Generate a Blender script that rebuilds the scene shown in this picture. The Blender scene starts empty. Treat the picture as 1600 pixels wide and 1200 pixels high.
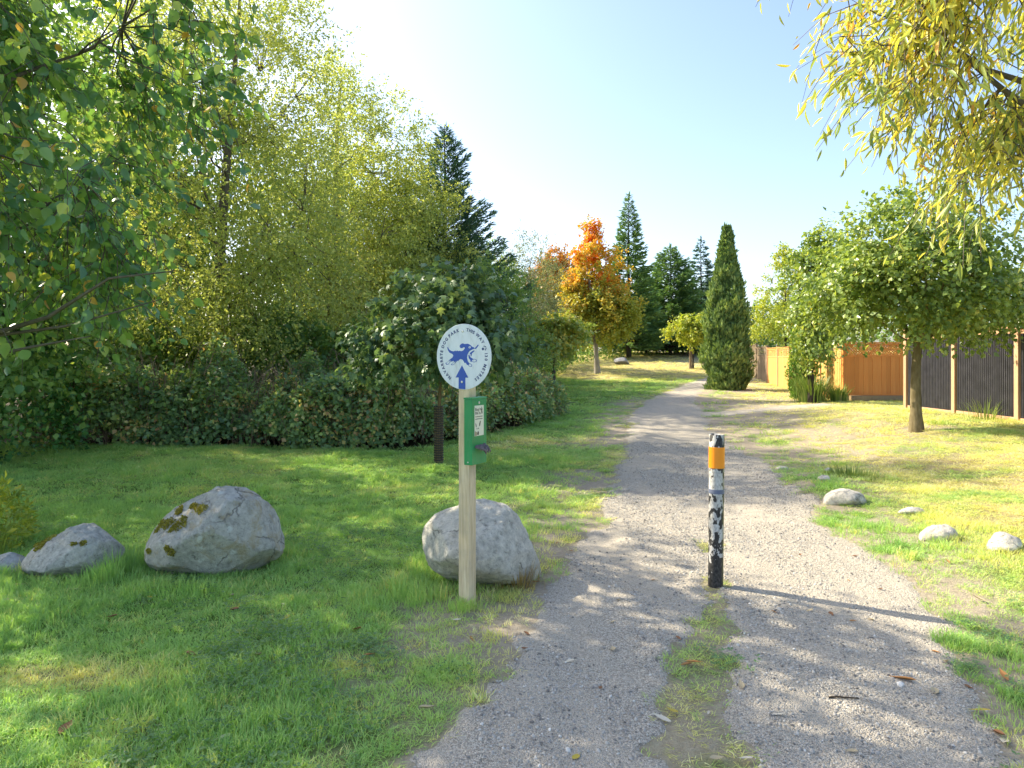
import bpy, bmesh, math, random
import numpy as np
from mathutils import Vector, Matrix

R = math.radians
S = bpy.context.scene
COL = S.collection

# ------------------------------------------------------------------ camera, sky, sun, exposure
cam_d = bpy.data.cameras.new('camera'); cam = bpy.data.objects.new('camera', cam_d); COL.objects.link(cam)
cam.location = (0, 0, 1.74); cam.rotation_euler = (R(90), 0, 0)
cam_d.lens = 24; cam_d.sensor_width = 36; cam_d.shift_y = -0.025
cam_d.clip_start = 0.05; cam_d.clip_end = 3000
S.camera = cam

SUN_DIR = Vector((-0.885, 0.467, 0.0)).normalized() * math.cos(R(38)) + Vector((0, 0, math.sin(R(38))))
w = bpy.data.worlds.new('World'); S.world = w; w.use_nodes = True
nt = w.node_tree; bg = nt.nodes['Background']
sky = nt.nodes.new('ShaderNodeTexSky'); sky.sky_type = 'NISHITA'; sky.sun_disc = False
sky.sun_elevation = R(38); sky.sun_rotation = math.atan2(SUN_DIR.x, SUN_DIR.y)
sky.air_density = 0.9; sky.dust_density = 2.2; sky.ozone_density = 1.0; sky.altitude = 20
nt.links.new(sky.outputs[0], bg.inputs[0]); bg.inputs[1].default_value = 0.15
sd = bpy.data.lights.new('sun', 'SUN'); sd.energy = 4.2; sd.angle = R(0.55); sd.color = (1, 0.90, 0.70)
sun = bpy.data.objects.new('sun', sd); COL.objects.link(sun)
sun.rotation_euler = SUN_DIR.to_track_quat('Z', 'Y').to_euler()
S.view_settings.view_transform = 'Standard'; S.view_settings.look = 'None'
S.view_settings.exposure = 1.3; S.view_settings.gamma = 1.0
S.view_settings.use_curve_mapping = False
S.cycles.max_bounces = 8; S.cycles.diffuse_bounces = 6; S.cycles.transmission_bounces = 6
S.cycles.transparent_max_bounces = 4; S.cycles.glossy_bounces = 2; S.cycles.caustics_reflective = False; S.cycles.caustics_refractive = False
S.cycles.use_denoising = True

# ------------------------------------------------------------------ numpy helpers
def sm(a, b, t):
    t = np.clip((np.asarray(t, float) - a) / (b - a), 0, 1); return t * t * (3 - 2 * t)
def _hash(ix, iy, s):
    h = (ix.astype(np.int64) * 374761393 + iy.astype(np.int64) * 668265263 + s * 974634777) & 0xffffffff
    h = ((h ^ (h >> 13)) * 1274126177) & 0xffffffff
    return ((h ^ (h >> 16)) & 0xffff) / 65535.0
def vnoise(x, y, s=0):
    x = np.asarray(x, float); y = np.asarray(y, float)
    ix = np.floor(x); iy = np.floor(y); fx = x - ix; fy = y - iy
    fx = fx * fx * (3 - 2 * fx); fy = fy * fy * (3 - 2 * fy)
    a = _hash(ix, iy, s); b = _hash(ix + 1, iy, s); c = _hash(ix, iy + 1, s); d = _hash(ix + 1, iy + 1, s)
    return (a * (1 - fx) + b * fx) * (1 - fy) + (c * (1 - fx) + d * fx) * fy
def fbm(x, y, s=0, o=4):
    v = 0; a = 0.5; t = 0
    for k in range(o):
        v = v + a * vnoise(x * 2 ** k + 17.3 * k, y * 2 ** k - 9.1 * k, s + k); t += a; a *= 0.5
    return v / t

# ------------------------------------------------------------------ lie of the land
YL = np.array([-8, 2.0, 2.9, 3.31, 3.87, 5.02, 5.8, 7.73, 10, 13.3, 18.6, 23.5, 28, 33, 37, 42])
XL = np.array([-1.2, -.75, -.41, -.25, .0, .27, .54, 1.05, 1.5, 2.3, 3.25, 4.6, 6.3, 8.3, 10.4, 13.2])
YR = np.array([-8, 2.0, 3.04, 3.57, 4.05, 4.5, 5.3, 5.8, 7.1, 8.8, 11.6, 14, 18.6, 23.5, 28, 33, 37, 42])
XR = np.array([2.0, 2.1, 2.25, 2.45, 2.75, 3.0, 3.08, 3.12, 3.3, 3.6, 4.2, 4.4, 5.2, 6.3, 7.8, 9.5, 11.4, 14.2])
def xl(y): return np.interp(y, YL, XL)
def xr(y): return np.interp(y, YR, XR)
def gz(x, y):
    x = np.asarray(x, float); y = np.asarray(y, float)
    z = 0.36 * sm(13, 28, y) + 2.0 * sm(27, 66, y)
    rb = sm(0.2, 4.5, x - xr(y)) * 0.42 * sm(3.0, 6.5, y) * (1 - sm(13, 28, y))
    hump = 0.16 * np.exp(-(((x - 4.2) / .8) ** 2 + ((y - 9.0) / 1.3) ** 2)) + 0.10 * np.exp(-(((x - 4.9) / .8) ** 2 + ((y - 7.0) / 1.0) ** 2))
    left = 0.10 * sm(2.5, 7, -x) * sm(4, 9, y) * (1 - sm(20, 30, y))
    bumps = (fbm(x * .6, y * .6, 3) - .5) * 0.09 * (1 - 0.75 * onpath_soft(x, y)) + (fbm(x * 3, y * 3, 5, 3) - .5) * .03 * (1 - .6 * onpath_soft(x, y))
    far = sm(70, 300, y) * -2.0 + (fbm(x * 2.6, y * .45, 7, 3) - .5) * .05 * onpath_soft(x, y)
    return z + rb + hump + left + bumps * (1 - sm(60, 120, np.hypot(x, y))) + far
def onpath_soft(x, y):
    return sm(-.5, .3, x - xl(y)) * sm(-.5, .3, xr(y) - x)
def strip(x, y):
    """grass strip between the wheel tracks, 0..1"""
    cx = np.interp(y, [2.4, 3.09, 3.57, 5.02, 5.4, 6.5, 7.2], [.68, .81, .97, 1.5, 1.6, 1.83, 1.95])
    hw = np.interp(y, [2.3, 2.6, 3.05, 3.18, 3.3, 3.45, 3.9, 4.6, 5.0, 5.2, 5.5, 6.2, 6.5, 6.75, 7.1], [.02, .26, .26, .05, .06, .30, .24, .24, .16, .06, -.1, -.05, .17, -.05, -.3])
    n = (fbm(x * 5, y * 3.2, 41) - .5) * .75
    return sm(-.10, .10, hw * .72 - np.abs(x - cx) + n)
def pathm(x, y):
    """gravel, 0..1, 0.5 on its ragged edge"""
    n = (fbm(x * 1.1, y * 1.1, 11) - .5) * .55 + (fbm(x * 4.5, y * 4.5, 12) - .5) * .45
    d = np.minimum(x - xl(y), xr(y) - x)
    # branch of gravel leaving to the right close to the camera, and the worn way to the fence gap
    d2 = np.minimum(.16 - np.abs(y - 4.22 + .05 * (x - 3)), np.minimum(x - 2.2, 6.5 - x))
    d3 = np.minimum(.75 - np.abs(y - 19.6 - .22 * (x - 6)) , np.minimum(x - 3.5, 9.8 - x)) - .25
    d = np.maximum(np.maximum(d, d2), d3)
    m = sm(-.28, .28, d + n * .8)
    return m * (1 - strip(x, y) * .85)
def dirtm(x, y):
    """bare / worn straw ground beside the gravel"""
    n = fbm(x * .9, y * .7, 21); n2 = fbm(x * 3.4, y * 2.6, 22)
    dl = xl(y) - x; dr = x - xr(y)
    a = sm(1.9, .3, dl) * sm(-.4, 0, dl) * sm(.36, .56, n * .55 + n2 * .45) * sm(2.2, 4.5, y) * (1 - .5 * sm(22, 26, y))
    b = sm(5.5, 1.2, dr) * sm(-.4, 0, dr) * sm(.28, .50, n * .5 + n2 * .5) * sm(8.5, 12.5, y)
    b2 = sm(1.5, .2, dr) * sm(-.4, 0, dr) * sm(.34, .52, n2) * .95
    c = sm(1.3, .0, np.hypot((x - 8.0) / 1.0, (y - 13.4) / .55))
    p1 = np.exp(-(((x + .05) / .5) ** 2 + ((y - 4.75) / .25) ** 2)) * .95
    st = sm(.05, .5, strip(x, y)) * sm(.40, .62, n2) * .75
    return np.clip(np.maximum.reduce([a, b, b2, c, p1, st]), 0, 1)
def drym(x, y):
    """0 lush .. 1 straw coloured grass"""
    n = fbm(x * .45, y * .35, 31); n2 = fbm(x * 2.2, y * 1.8, 32)
    rgt = sm(-.3, 2.0, x - xr(y)) * sm(2, 4.5, y)
    v = .10 + .35 * sm(.52, .78, n) + .55 * sm(.60, .80, n2 * .7 + n * .3)
    v = np.maximum(v, rgt * (.52 + 1.0 * (n2 - .38)))
    v = np.maximum(v, sm(33, 39, y + (n - .5) * 8) * (.95 + .4 * (n2 - .5)))
    v = np.maximum(v, .75 * np.exp(-(((x + 2.55) / .9) ** 2 + ((y - 3.75) / .22) ** 2)))
    v = np.maximum(v, strip(x, y) * (.42 + .9 * (n2 - .42)))
    v = np.maximum(v, .55 * sm(1.0, .1, xl(y) - x) * sm(-.4, 0, xl(y) - x) * sm(.4, .6, n2))
    return np.clip(v, 0, 1)
def grassd(x, y):
    return np.clip((1 - sm(.30, .62, pathm(x, y))) * (1 - .86 * dirtm(x, y)) * (1 - .2 * strip(x, y)), 0, 1)

F = 1066.67
def G(px, py, it=12):
    """a spot of the lie of the land as seen in the photograph (x, y in its pixels)"""
    z = 0.0
    for _ in range(it):
        Y = F * (1.74 - z) / (py - 560.0); X = (px - 800) / F * Y; z = float(gz(X, Y))
    return X, Y, z

# ------------------------------------------------------------------ object helpers
def obj(name, me, m=None, parent=None, loc=(0, 0, 0), rot=(0, 0, 0)):
    o = bpy.data.objects.new(name, me); COL.objects.link(o)
    o.location = loc; o.rotation_euler = rot
    if m is not None and len(me.materials) == 0: me.materials.append(m)
    if parent is not None: o.parent = parent
    return o
def tag(o, label=None, cat=None, group=None, kind=None):
    if label: o['label'] = label
    if cat: o['category'] = cat
    if group: o['group'] = group
    if kind: o['kind'] = kind
    return o
def empty(name, loc, rz=0):
    o = bpy.data.objects.new(name, None); COL.objects.link(o); o.location = loc; o.rotation_euler = (0, 0, rz); o.empty_display_size = .2
    return o
def mesh(name, V, Fc, smooth=False):
    me = bpy.data.meshes.new(name); me.from_pydata([tuple(v) for v in V], [], [tuple(f) for f in Fc])
    if smooth: me.polygons.foreach_set('use_smooth', [True] * len(me.polygons))
    me.update(); return me
def npmesh(name, V, Fc, attrs=None, smooth=False):
    """V (n,3), Fc (m,k) with k constant"""
    V = np.asarray(V, np.float32); Fc = np.asarray(Fc, np.int32)
    me = bpy.data.meshes.new(name); k = Fc.shape[1]
    me.vertices.add(len(V)); me.vertices.foreach_set('co', V.ravel())
    me.loops.add(Fc.size); me.loops.foreach_set('vertex_index', Fc.ravel())
    me.polygons.add(len(Fc)); me.polygons.foreach_set('loop_start', np.arange(0, Fc.size, k, dtype=np.int32))
    me.polygons.foreach_set('loop_total', np.full(len(Fc), k, np.int32))
    if smooth: me.polygons.foreach_set('use_smooth', np.ones(len(Fc), bool))
    me.update(calc_edges=True)
    for n, a in (attrs or {}).items():
        at = me.attributes.new(n, 'FLOAT', 'POINT'); at.data.foreach_set('value', np.asarray(a, np.float32))
    return me
def box(sx, sy, sz, c=(0, 0, 0), bev=0.0):
    bm = bmesh.new(); bmesh.ops.create_cube(bm, size=1)
    for v in bm.verts: v.co = Vector((v.co.x * sx + c[0], v.co.y * sy + c[1], v.co.z * sz + c[2]))
    if bev: bmesh.ops.bevel(bm, geom=bm.edges[:], offset=bev, segments=2, affect='EDGES', profile=.6)
    me = bpy.data.meshes.new('m'); bm.to_mesh(me); bm.free(); return me
def lathe(prof, n=24, cap=True):
    V = []; Fc = []
    for r, z in prof:
        for k in range(n): a = 2 * math.pi * k / n; V.append((r * math.cos(a), r * math.sin(a), z))
    for i in range(len(prof) - 1):
        for k in range(n): k2 = (k + 1) % n; Fc.append((i * n + k, i * n + k2, (i + 1) * n + k2, (i + 1) * n + k))
    if cap: Fc.append(tuple(range((len(prof) - 1) * n, len(prof) * n)))
    return mesh('m', V, Fc)
class Tubes:
    """collects tapered tubes of constant sides as quads"""
    def __init__(s): s.V = []; s.F = []; s.n = 0
    def add(s, pts, rad, sides=6):
        P = np.asarray(pts, float); m = len(P); rad = np.asarray(rad, float)
        T = np.gradient(P, axis=0); T /= np.linalg.norm(T, axis=1)[:, None] + 1e-9
        ref = np.array([0.31, 0.17, 0.93]) if abs(T[0, 2]) < .9 else np.array([1., 0.1, 0])
        A = np.cross(T, ref); A /= np.linalg.norm(A, axis=1)[:, None] + 1e-9
        B = np.cross(T, A)
        an = np.linspace(0, 2 * np.pi, sides, endpoint=False)
        V = P[:, None] + rad[:, None, None] * (np.cos(an)[None, :, None] * A[:, None] + np.sin(an)[None, :, None] * B[:, None])
        s.V.append(V.reshape(-1, 3))
        i = np.arange(m - 1)[:, None] * sides; k = np.arange(sides)[None]; k2 = (k + 1) % sides
        q = np.stack([i + k, i + k2, i + sides + k2, i + sides + k], -1).reshape(-1, 4) + s.n
        s.F.append(q); s.n += m * sides
    def mesh(s, name): return npmesh(name, np.concatenate(s.V), np.concatenate(s.F), smooth=True)
def norm(a): return a / (np.linalg.norm(a, axis=-1, keepdims=True) + 1e-9)

# ------------------------------------------------------------------ materials
class M:
    def __init__(s, name):
        s.m = bpy.data.materials.new(name); s.m.use_nodes = True; s.t = s.m.node_tree
        s.b = s.t.nodes['Principled BSDF']; s.out = s.t.nodes['Material Output']
    def n(s, ty, ins=None, **props):
        nd = s.t.nodes.new('ShaderNode' + ty)
        for k, v in props.items(): setattr(nd, k, v)
        for k, v in (ins or {}).items():
            if isinstance(v, bpy.types.NodeSocket): s.t.links.new(v, nd.inputs[k])
            else: nd.inputs[k].default_value = v
        return nd
    def set(s, **kw):
        for k, v in kw.items():
            k = {'base': 'Base Color', 'rough': 'Roughness', 'spec': 'Specular IOR Level', 'normal': 'Normal', 'metal': 'Metallic'}.get(k, k)
            if isinstance(v, bpy.types.NodeSocket): s.t.links.new(v, s.b.inputs[k])
            else: s.b.inputs[k].default_value = (*v, 1) if isinstance(v, tuple) and len(v) == 3 else v
        return s
    def ramp(s, fac, stops, interp='LINEAR'):
        nd = s.t.nodes.new('ShaderNodeValToRGB'); cr = nd.color_ramp; cr.interpolation = interp
        while len(cr.elements) > 1: cr.elements.remove(cr.elements[-1])
        for i, (p, c) in enumerate(stops):
            e = cr.elements[0] if i == 0 else cr.elements.new(p)
            e.position = p; e.color = (*c, 1) if len(c) == 3 else c
        s.t.links.new(fac, nd.inputs[0]); return nd.outputs[0]
    def mix(s, f, a, b, mode='MIX'):
        nd = s.t.nodes.new('ShaderNodeMix'); nd.data_type = 'RGBA'; nd.blend_type = mode
        for k, v in ((0, f), (6, a), (7, b)):
            if isinstance(v, bpy.types.NodeSocket): s.t.links.new(v, nd.inputs[k])
            else: nd.inputs[k].default_value = (*v, 1) if isinstance(v, tuple) else v
        return nd.outputs[2]
    def pos(s, scale=(1, 1, 1), obj=True):
        tc = s.n('TexCoord'); mp = s.n('Mapping', {'Vector': tc.outputs['Object' if obj else 'Generated'], 'Scale': scale}); return mp.outputs[0]
    def noise(s, v, sc, det=4, rough=.55, dist=0): return s.n('TexNoise', {'Vector': v, 'Scale': sc, 'Detail': det, 'Roughness': rough, 'Distortion': dist}).outputs[0]
    def bump(s, h, st=.5, d=.02, nrm=None):
        ins = {'Height': h, 'Strength': st, 'Distance': d}
        if nrm is not None: ins['Normal'] = nrm
        return s.n('Bump', ins).outputs[0]
    def attr(s, name, ty='GEOMETRY'): return s.n('Attribute', attribute_name=name, attribute_type=ty).outputs['Fac']

def leaf_mat(name, stops, trans=.4, tboost=(1.35, 1.25, .55), rough=.45, spec=.4, inst=False, gain=1.55):
    stops = [(p, tuple(min(.85, x * gain) for x in c)) for p, c in stops]
    m = M(name); f = m.attr('tint', 'INSTANCER' if inst else 'GEOMETRY')
    c = m.ramp(f, stops)
    m.set(base=c, rough=rough, spec=spec)
    t = m.mix(1.0, c, tboost, 'MULTIPLY')
    tr = m.n('BsdfTranslucent', {'Color': t})
    mx = m.n('MixShader', {0: trans, 1: m.b.outputs[0], 2: tr.outputs[0]})
    m.t.links.new(mx.outputs[0], m.out.inputs[0]); return m.m
def bark_mat(name, a, b, sc=14, bump=.6):
    m = M(name); v = m.pos((1, 1, .25)); n = m.noise(v, sc, 6, .65); n2 = m.noise(m.pos(), 3, 3)
    c = m.mix(n2, m.ramp(n, [(.3, a), (.7, b)]), tuple(x * .6 for x in a)); m.set(base=c, rough=.9, spec=.15, normal=m.bump(n, bump, .02)); return m.m
def plain(name, c, rough=.6, var=.15, sc=30, bump=.0, metal=0.0, spec=.4):
    m = M(name); n = m.noise(m.pos(), sc, 4)
    m.set(base=m.ramp(n, [(.25, tuple(x * (1 - var) for x in c)), (.75, tuple(min(1, x * (1 + var)) for x in c))]), rough=rough, metal=metal, spec=spec)
    if bump: m.set(normal=m.bump(n, bump, .01))
    return m.m

# ground under the grass
m = M('lawn_soil'); v = m.pos()
n1 = m.noise(v, 1.3, 5, .6); n2 = m.noise(v, 22, 5, .7); n3 = m.noise(v, 90, 3, .6)
lush = m.ramp(n2, [(.25, (.075, .135, .026)), (.55, (.13, .215, .042)), (.8, (.19, .26, .07))])
straw = m.ramp(n2, [(.25, (.28, .22, .11)), (.6, (.44, .36, .19)), (.85, (.52, .44, .26))])
dirt = m.ramp(n2, [(.2, (.28, .225, .16)), (.5, (.42, .35, .26)), (.8, (.52, .45, .35))])
dry = m.n('MapRange', {0: m.n('Math', {0: m.attr('dry'), 1: m.n('Math', {0: n1, 1: .5}, operation='SUBTRACT').outputs[0]}, operation='ADD').outputs[0], 1: .15, 2: .85}).outputs[0]
c = m.mix(dry, lush, straw); c = m.mix(m.attr('dirt'), c, dirt)
wood = m.ramp(n2, [(.3, (.035, .03, .018)), (.7, (.075, .065, .035))]); c = m.mix(m.attr('wood'), c, wood)
m.set(base=c, rough=.95, spec=.1, normal=m.bump(m.n('Math', {0: n2, 1: n3}, operation='ADD').outputs[0], .7, .03)); MAT_SOIL = m.m

# crushed gravel
m = M('gravel'); v = m.pos()
vo = m.n('TexVoronoi', {'Vector': v, 'Scale': 120.0, 'Randomness': 1.0}); vo2 = m.n('TexVoronoi', {'Vector': v, 'Scale': 38.0})
n1 = m.noise(m.pos((1.5, .35, 1)), 1.1, 5, .65); n2 = m.noise(v, 210, 3, .6); n3 = m.noise(v, 6, 5, .65)
sep = m.n('SeparateColor', {0: vo.outputs['Color']}).outputs[0]
c = m.ramp(sep, [(.0, (.26, .228, .182)), (.45, (.46, .41, .335)), (.8, (.58, .52, .425)), (1, (.72, .66, .55))])
dust = m.ramp(n3, [(.3, (.50, .435, .34)), (.7, (.62, .545, .435))])
c = m.mix(m.ramp(n1, [(.40, (.10,) * 3), (.58, (.82,) * 3)]), c, dust)
c = m.mix(m.ramp(n2, [(.36, (.55,) * 3), (.5, (0,) * 3)]), c, (.09, .085, .08))
h = m.n('Math', {0: vo.outputs['Distance'], 1: vo2.outputs['Distance']}, operation='ADD').outputs[0]
m.set(base=c, rough=.95, spec=.15, normal=m.bump(h, .75, -.012, m.bump(n3, .5, .04))); MAT_GRAVEL = m.m
m = M('pebble'); oi = m.attr('tint', 'INSTANCER')
m.set(base=m.ramp(oi, [(0, (.19, .175, .155)), (.4, (.42, .39, .345)), (.8, (.55, .515, .45)), (1, (.74, .71, .65))]), rough=.9, spec=.2); MAT_PEBBLE = m.m

def rock_mat(name, base=(.30, .295, .285), moss=.0, lichen=.5, tan=.2, seed=0.0):
    m = M(name); tc = m.n('TexCoord'); v = m.n('Mapping', {'Vector': tc.outputs['Object'], 'Location': (seed, seed * 1.7, 0)}).outputs[0]
    n1 = m.noise(v, 3.0, 6, .6, .4); n2 = m.noise(v, 24, 7, .75, .3); n3 = m.noise(v, 5.5, 6, .65, .8); n4 = m.noise(v, 95, 3, .7); n6 = m.noise(v, 11, 6, .7, .5)
    k = lambda f: tuple(min(.85, x * f) for x in base)
    c = m.ramp(n2, [(.34, k(.50)), (.43, k(.85)), (.51, k(1.05)), (.60, k(1.25)), (.70, k(1.5))])
    c = m.mix(m.ramp(n1, [(.42, (0,) * 3), (.56, (.7,) * 3)]), c, m.ramp(n6, [(.36, k(.62)), (.5, k(1.15)), (.64, k(1.5))]))
    c = m.mix(m.ramp(n3, [(.62 - tan * .22, (0,) * 3), (.70 - tan * .1, (min(.8, tan * 1.3),) * 3)]), c, (.42, .31, .14))
    wob = m.n('VectorMath', {0: v, 1: m.n('VectorMath', {0: m.n('TexNoise', {'Vector': v, 'Scale': 16.0}).outputs['Color'], 3: .07}, operation='SCALE').outputs[0]}, operation='ADD').outputs[0]
    vo = m.n('TexVoronoi', {'Vector': wob, 'Scale': 8.0}).outputs['Distance']
    lm = m.n('Math', {0: m.ramp(vo, [(.15, (1,) * 3), (.22, (0,) * 3)]), 1: m.ramp(n6, [(.46, (0,) * 3), (.52, (lichen,) * 3)])}, operation='MULTIPLY').outputs[0]
    c = m.mix(lm, c, (.68, .68, .63))
    n5 = m.noise(v, 38, 5, .7)
    c = m.mix(m.ramp(n5, [(.32, (.7,) * 3), (.385, (0,) * 3)]), c, k(.26))
    crk = m.n('TexVoronoi', {'Vector': wob, 'Scale': 2.6}, feature='DISTANCE_TO_EDGE').outputs['Distance']
    cm = m.n('Math', {0: m.ramp(crk, [(.0, (1,) * 3), (.022, (0,) * 3)]), 1: m.ramp(n1, [(.5, (0,) * 3), (.56, (.75,) * 3)])}, operation='MULTIPLY').outputs[0]
    c = m.mix(cm, c, k(.22))
    hh = m.n('Math', {0: m.n('Math', {0: n2, 1: n6}, operation='ADD').outputs[0], 1: m.n('Math', {0: n4, 1: m.n('Math', {0: cm, 1: -.8}, operation='MULTIPLY').outputs[0]}, operation='ADD').outputs[0]}, operation='ADD').outputs[0]
    m.set(base=c, rough=.92, spec=.2, normal=m.bump(hh, .8, .018)); return m.m

MAT_POST = M('pale_timber'); m = MAT_POST; v = m.pos((1, 1, .07)); n = m.noise(v, 60, 5, .6, .4); n2 = m.noise(m.pos(), 9, 3)
m.set(base=m.mix(m.ramp(n2, [(.45, (0,) * 3), (.7, (.35,) * 3)]), m.ramp(n, [(.3, (.56, .42, .25)), (.6, (.74, .60, .39)), (.8, (.80, .69, .50))]), (.40, .34, .26)), rough=.75, spec=.25, normal=m.bump(n, .3, .004)); MAT_POST = m.m
def cedar(name, a, b):
    m = M(name); v = m.pos((1, 1, .06)); n = m.noise(v, 40, 5, .6, .5); oi = m.n('ObjectInfo').outputs['Random']
    c = m.ramp(n, [(.3, a), (.7, b)]); c = m.mix(m.n('Math', {0: oi, 1: .40}, operation='MULTIPLY').outputs[0], c, tuple(x * .62 for x in a))
    m.set(base=c, rough=.75, spec=.25, normal=m.bump(n, .3, .004)); return m.m
MAT_CEDAR = cedar('stained_cedar', (.84, .265, .055), (.90, .35, .09))
MAT_CEDARY = cedar('golden_cedar', (.66, .36, .10), (.78, .47, .16))
MAT_CEDARP = cedar('pink_cedar_post', (.52, .30, .17), (.66, .42, .26))
MAT_WEATH = cedar('weathered_cedar', (.22, .16, .10), (.34, .26, .17))
MAT_SLEEPER = cedar('old_sleeper', (.26, .17, .09), (.40, .28, .16))
m = M('dark_corrugated'); n = m.noise(m.pos(), 5, 5); nv = m.noise(m.pos((1, 1, .3)), 60, 2, .5)
m.set(base=m.ramp(n, [(.3, (.050, .048, .060)), (.7, (.085, .082, .098))]), rough=.5, spec=.4, metal=.15); MAT_CORR = m.m
m = M('sign_white'); n = m.noise(m.pos((1, .35, 1)), 22, 5, .65); m.set(base=m.ramp(n, [(.32, (.60, .64, .65)), (.5, (.72, .77, .81)), (.7, (.75, .80, .84))]), rough=m.ramp(n, [(.3, (.55,) * 3), (.7, (.32,) * 3)]), spec=.5); MAT_SIGN = m.m
m = M('sign_blue'); m.set(base=(.018, .085, .42), rough=.4); MAT_BLUE = m.m
m = M('sign_navy'); m.set(base=(.010, .035, .16), rough=.4); MAT_NAVY = m.m
m = M('box_green'); n = m.noise(m.pos(), 6, 3); nb_ = m.noise(m.pos((1, 1, .3)), 34, 5, .7); m.set(base=m.mix(m.ramp(nb_, [(.52, (0,) * 3), (.68, (.4,) * 3)]), m.ramp(n, [(.3, (.015, .24, .075)), (.7, (.022, .30, .095))]), (.09, .26, .12)), rough=.42, spec=.5, normal=m.bump(m.noise(m.pos(), 300, 2), .05, .002)); MAT_GREEN = m.m
m = M('label_cream'); m.set(base=(.78, .76, .60), rough=.5); MAT_CREAM = m.m
m = M('print_dark'); m.set(base=(.05, .045, .03), rough=.6); MAT_PRINT = m.m
MAT_TAN = plain('print_tan', (.42, .33, .20), .6)
m = M('screw_metal'); m.set(base=(.6, .6, .58), rough=.35, metal=.9); MAT_SCREW = m.m
MAT_BAG = plain('bag_plastic', (.14, .11, .12), .35, .4, 60, .4)
MAT_GUARD = plain('black_guard', (.05, .043, .036), .5, .3, 20)
MAT_GUARD2 = plain('brown_mesh', (.22, .16, .10), .6, .3, 20)
# bollard: black steel with white paint flaking off, green film on one side
m = M('flaking_paint'); v = m.pos((1, 1, .62)); n = m.noise(v, 19, 4, .55, .3); n2 = m.noise(v, 70, 4, .6); n3 = m.noise(m.pos(), 7, 3)
zc = m.n('SeparateXYZ', {0: m.n('TexCoord').outputs['Object']})
pk = m.n('Math', {0: n, 1: m.n('Math', {0: n3, 1: .45}, operation='MULTIPLY').outputs[0]}, operation='ADD').outputs[0]
top = m.n('MapRange', {0: zc.outputs[2], 1: 1.06, 2: 1.10, 3: 0.0, 4: -.12}).outputs[0]
bot = m.n('MapRange', {0: zc.outputs[2], 1: .05, 2: .42, 3: -.16, 4: 0.0}).outputs[0]
mid = m.n('MapRange', {0: zc.outputs[2], 1: .70, 2: .80, 3: 0.0, 4: .12}).outputs[0]
pk = m.n('Math', {0: m.n('Math', {0: pk, 1: top}, operation='ADD').outputs[0], 1: m.n('Math', {0: bot, 1: mid}, operation='ADD').outputs[0]}, operation='ADD').outputs[0]
flake = m.ramp(pk, [(.735, (0,) * 3), (.75, (1,) * 3)])
steel = m.ramp(n2, [(.35, (.018, .017, .016)), (.55, (.045, .042, .04)), (.8, (.13, .12, .11))])
c = m.mix(flake, steel, m.ramp(n2, [(.32, (.22, .20, .18)), (.44, (.46, .44, .41)), (.7, (.66, .64, .60))]))
gm = m.n('Math', {0: m.n('MapRange', {0: zc.outputs[0], 1: .026, 2: .05}).outputs[0], 1: m.ramp(n2, [(.35, (.1,) * 3), (.6, (1,) * 3)])}, operation='MULTIPLY').outputs[0]
c = m.mix(gm, c, (.16, .15, .035))
m.set(base=c, rough=.6, spec=.35, normal=m.bump(flake, .6, .003)); MAT_FLAKE = m.m
m = M('orange_reflective'); vo = m.n('TexVoronoi', {'Vector': m.pos(), 'Scale': 220.0}).outputs['Distance']
m.set(base=(.95, .30, .012), rough=.35, spec=.6, normal=m.bump(vo, .2, .001)); MAT_ORANGE = m.m
MAT_TAPE = plain('blue_tape', (.15, .17, .25), .5)
BARK_GREY = bark_mat('grey_bark', (.13, .11, .085), (.27, .23, .18))
BARK_DARK = bark_mat('dark_bark', (.05, .04, .03), (.12, .10, .075))
BARK_TAN = bark_mat('tan_bark', (.20, .145, .075), (.34, .25, .13))
BARK_PALE = bark_mat('pale_bark', (.34, .30, .24), (.52, .47, .40))
BARK_CANE = bark_mat('cane_brown', (.24, .16, .11), (.46, .36, .27))
BARK_MOT = bark_mat('mottled_bark', (.16, .125, .06), (.46, .38, .24), 24)

# ------------------------------------------------------------------ ground and path
def axis(segs):
    out = [segs[0][0]]
    for a, b, st in segs: out += list(np.linspace(a, b, max(2, int(round((b - a) / st)) + 1))[1:])
    return np.array(out)
gx = axis([(-900, -120, 60), (-120, -30, 6), (-30, -8, .8), (-8, -1.5, .13), (-1.5, 6, .055), (6, 12, .13), (12, 30, .8), (30, 120, 6), (120, 900, 60)])
gy = axis([(-300, -20, 40), (-20, 1.5, 1.2), (1.5, 7.5, .05), (7.5, 14, .1), (14, 36, .22), (36, 80, .8), (80, 160, 6), (160, 1400, 80)])
XX, YY = np.meshgrid(gx, gy); ZZ = gz(XX, YY); nx, ny = len(gx), len(gy)
idx = np.arange(nx * ny).reshape(ny, nx)
Q = np.stack([idx[:-1, :-1], idx[:-1, 1:], idx[1:, 1:], idx[1:, :-1]], -1).reshape(-1, 4)
V = np.stack([XX, YY, ZZ], -1).reshape(-1, 3)
xf, yf = XX.ravel(), YY.ravel()
pm = pathm(xf, yf); pm[(yf > 44) | (yf < -12)] = 0
woodm = sm(-1.0, .6, np.interp(xf, [-60, -9, -2, .3, 1.5, 4], [12.5, 12.9, 13.2, 17, 24, 90]) * -1 + yf) * (xf < 4) + 0
woodm = np.where(xf < -6.6, np.maximum(woodm, sm(7.2, 8.4, -xf + (fbm(xf, yf, 71) - .5) * 1.2) * sm(4, 6, yf)), woodm)
ground = obj('ground', npmesh('ground', V, Q, {'dry': drym(xf, yf), 'dirt': np.maximum(dirtm(xf, yf), sm(.15, .5, pm) * .9), 'wood': np.clip(woodm, 0, 1)}, True), MAT_SOIL)
tag(ground, 'grassy park ground rising gently to a dry meadow', kind='structure')
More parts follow.
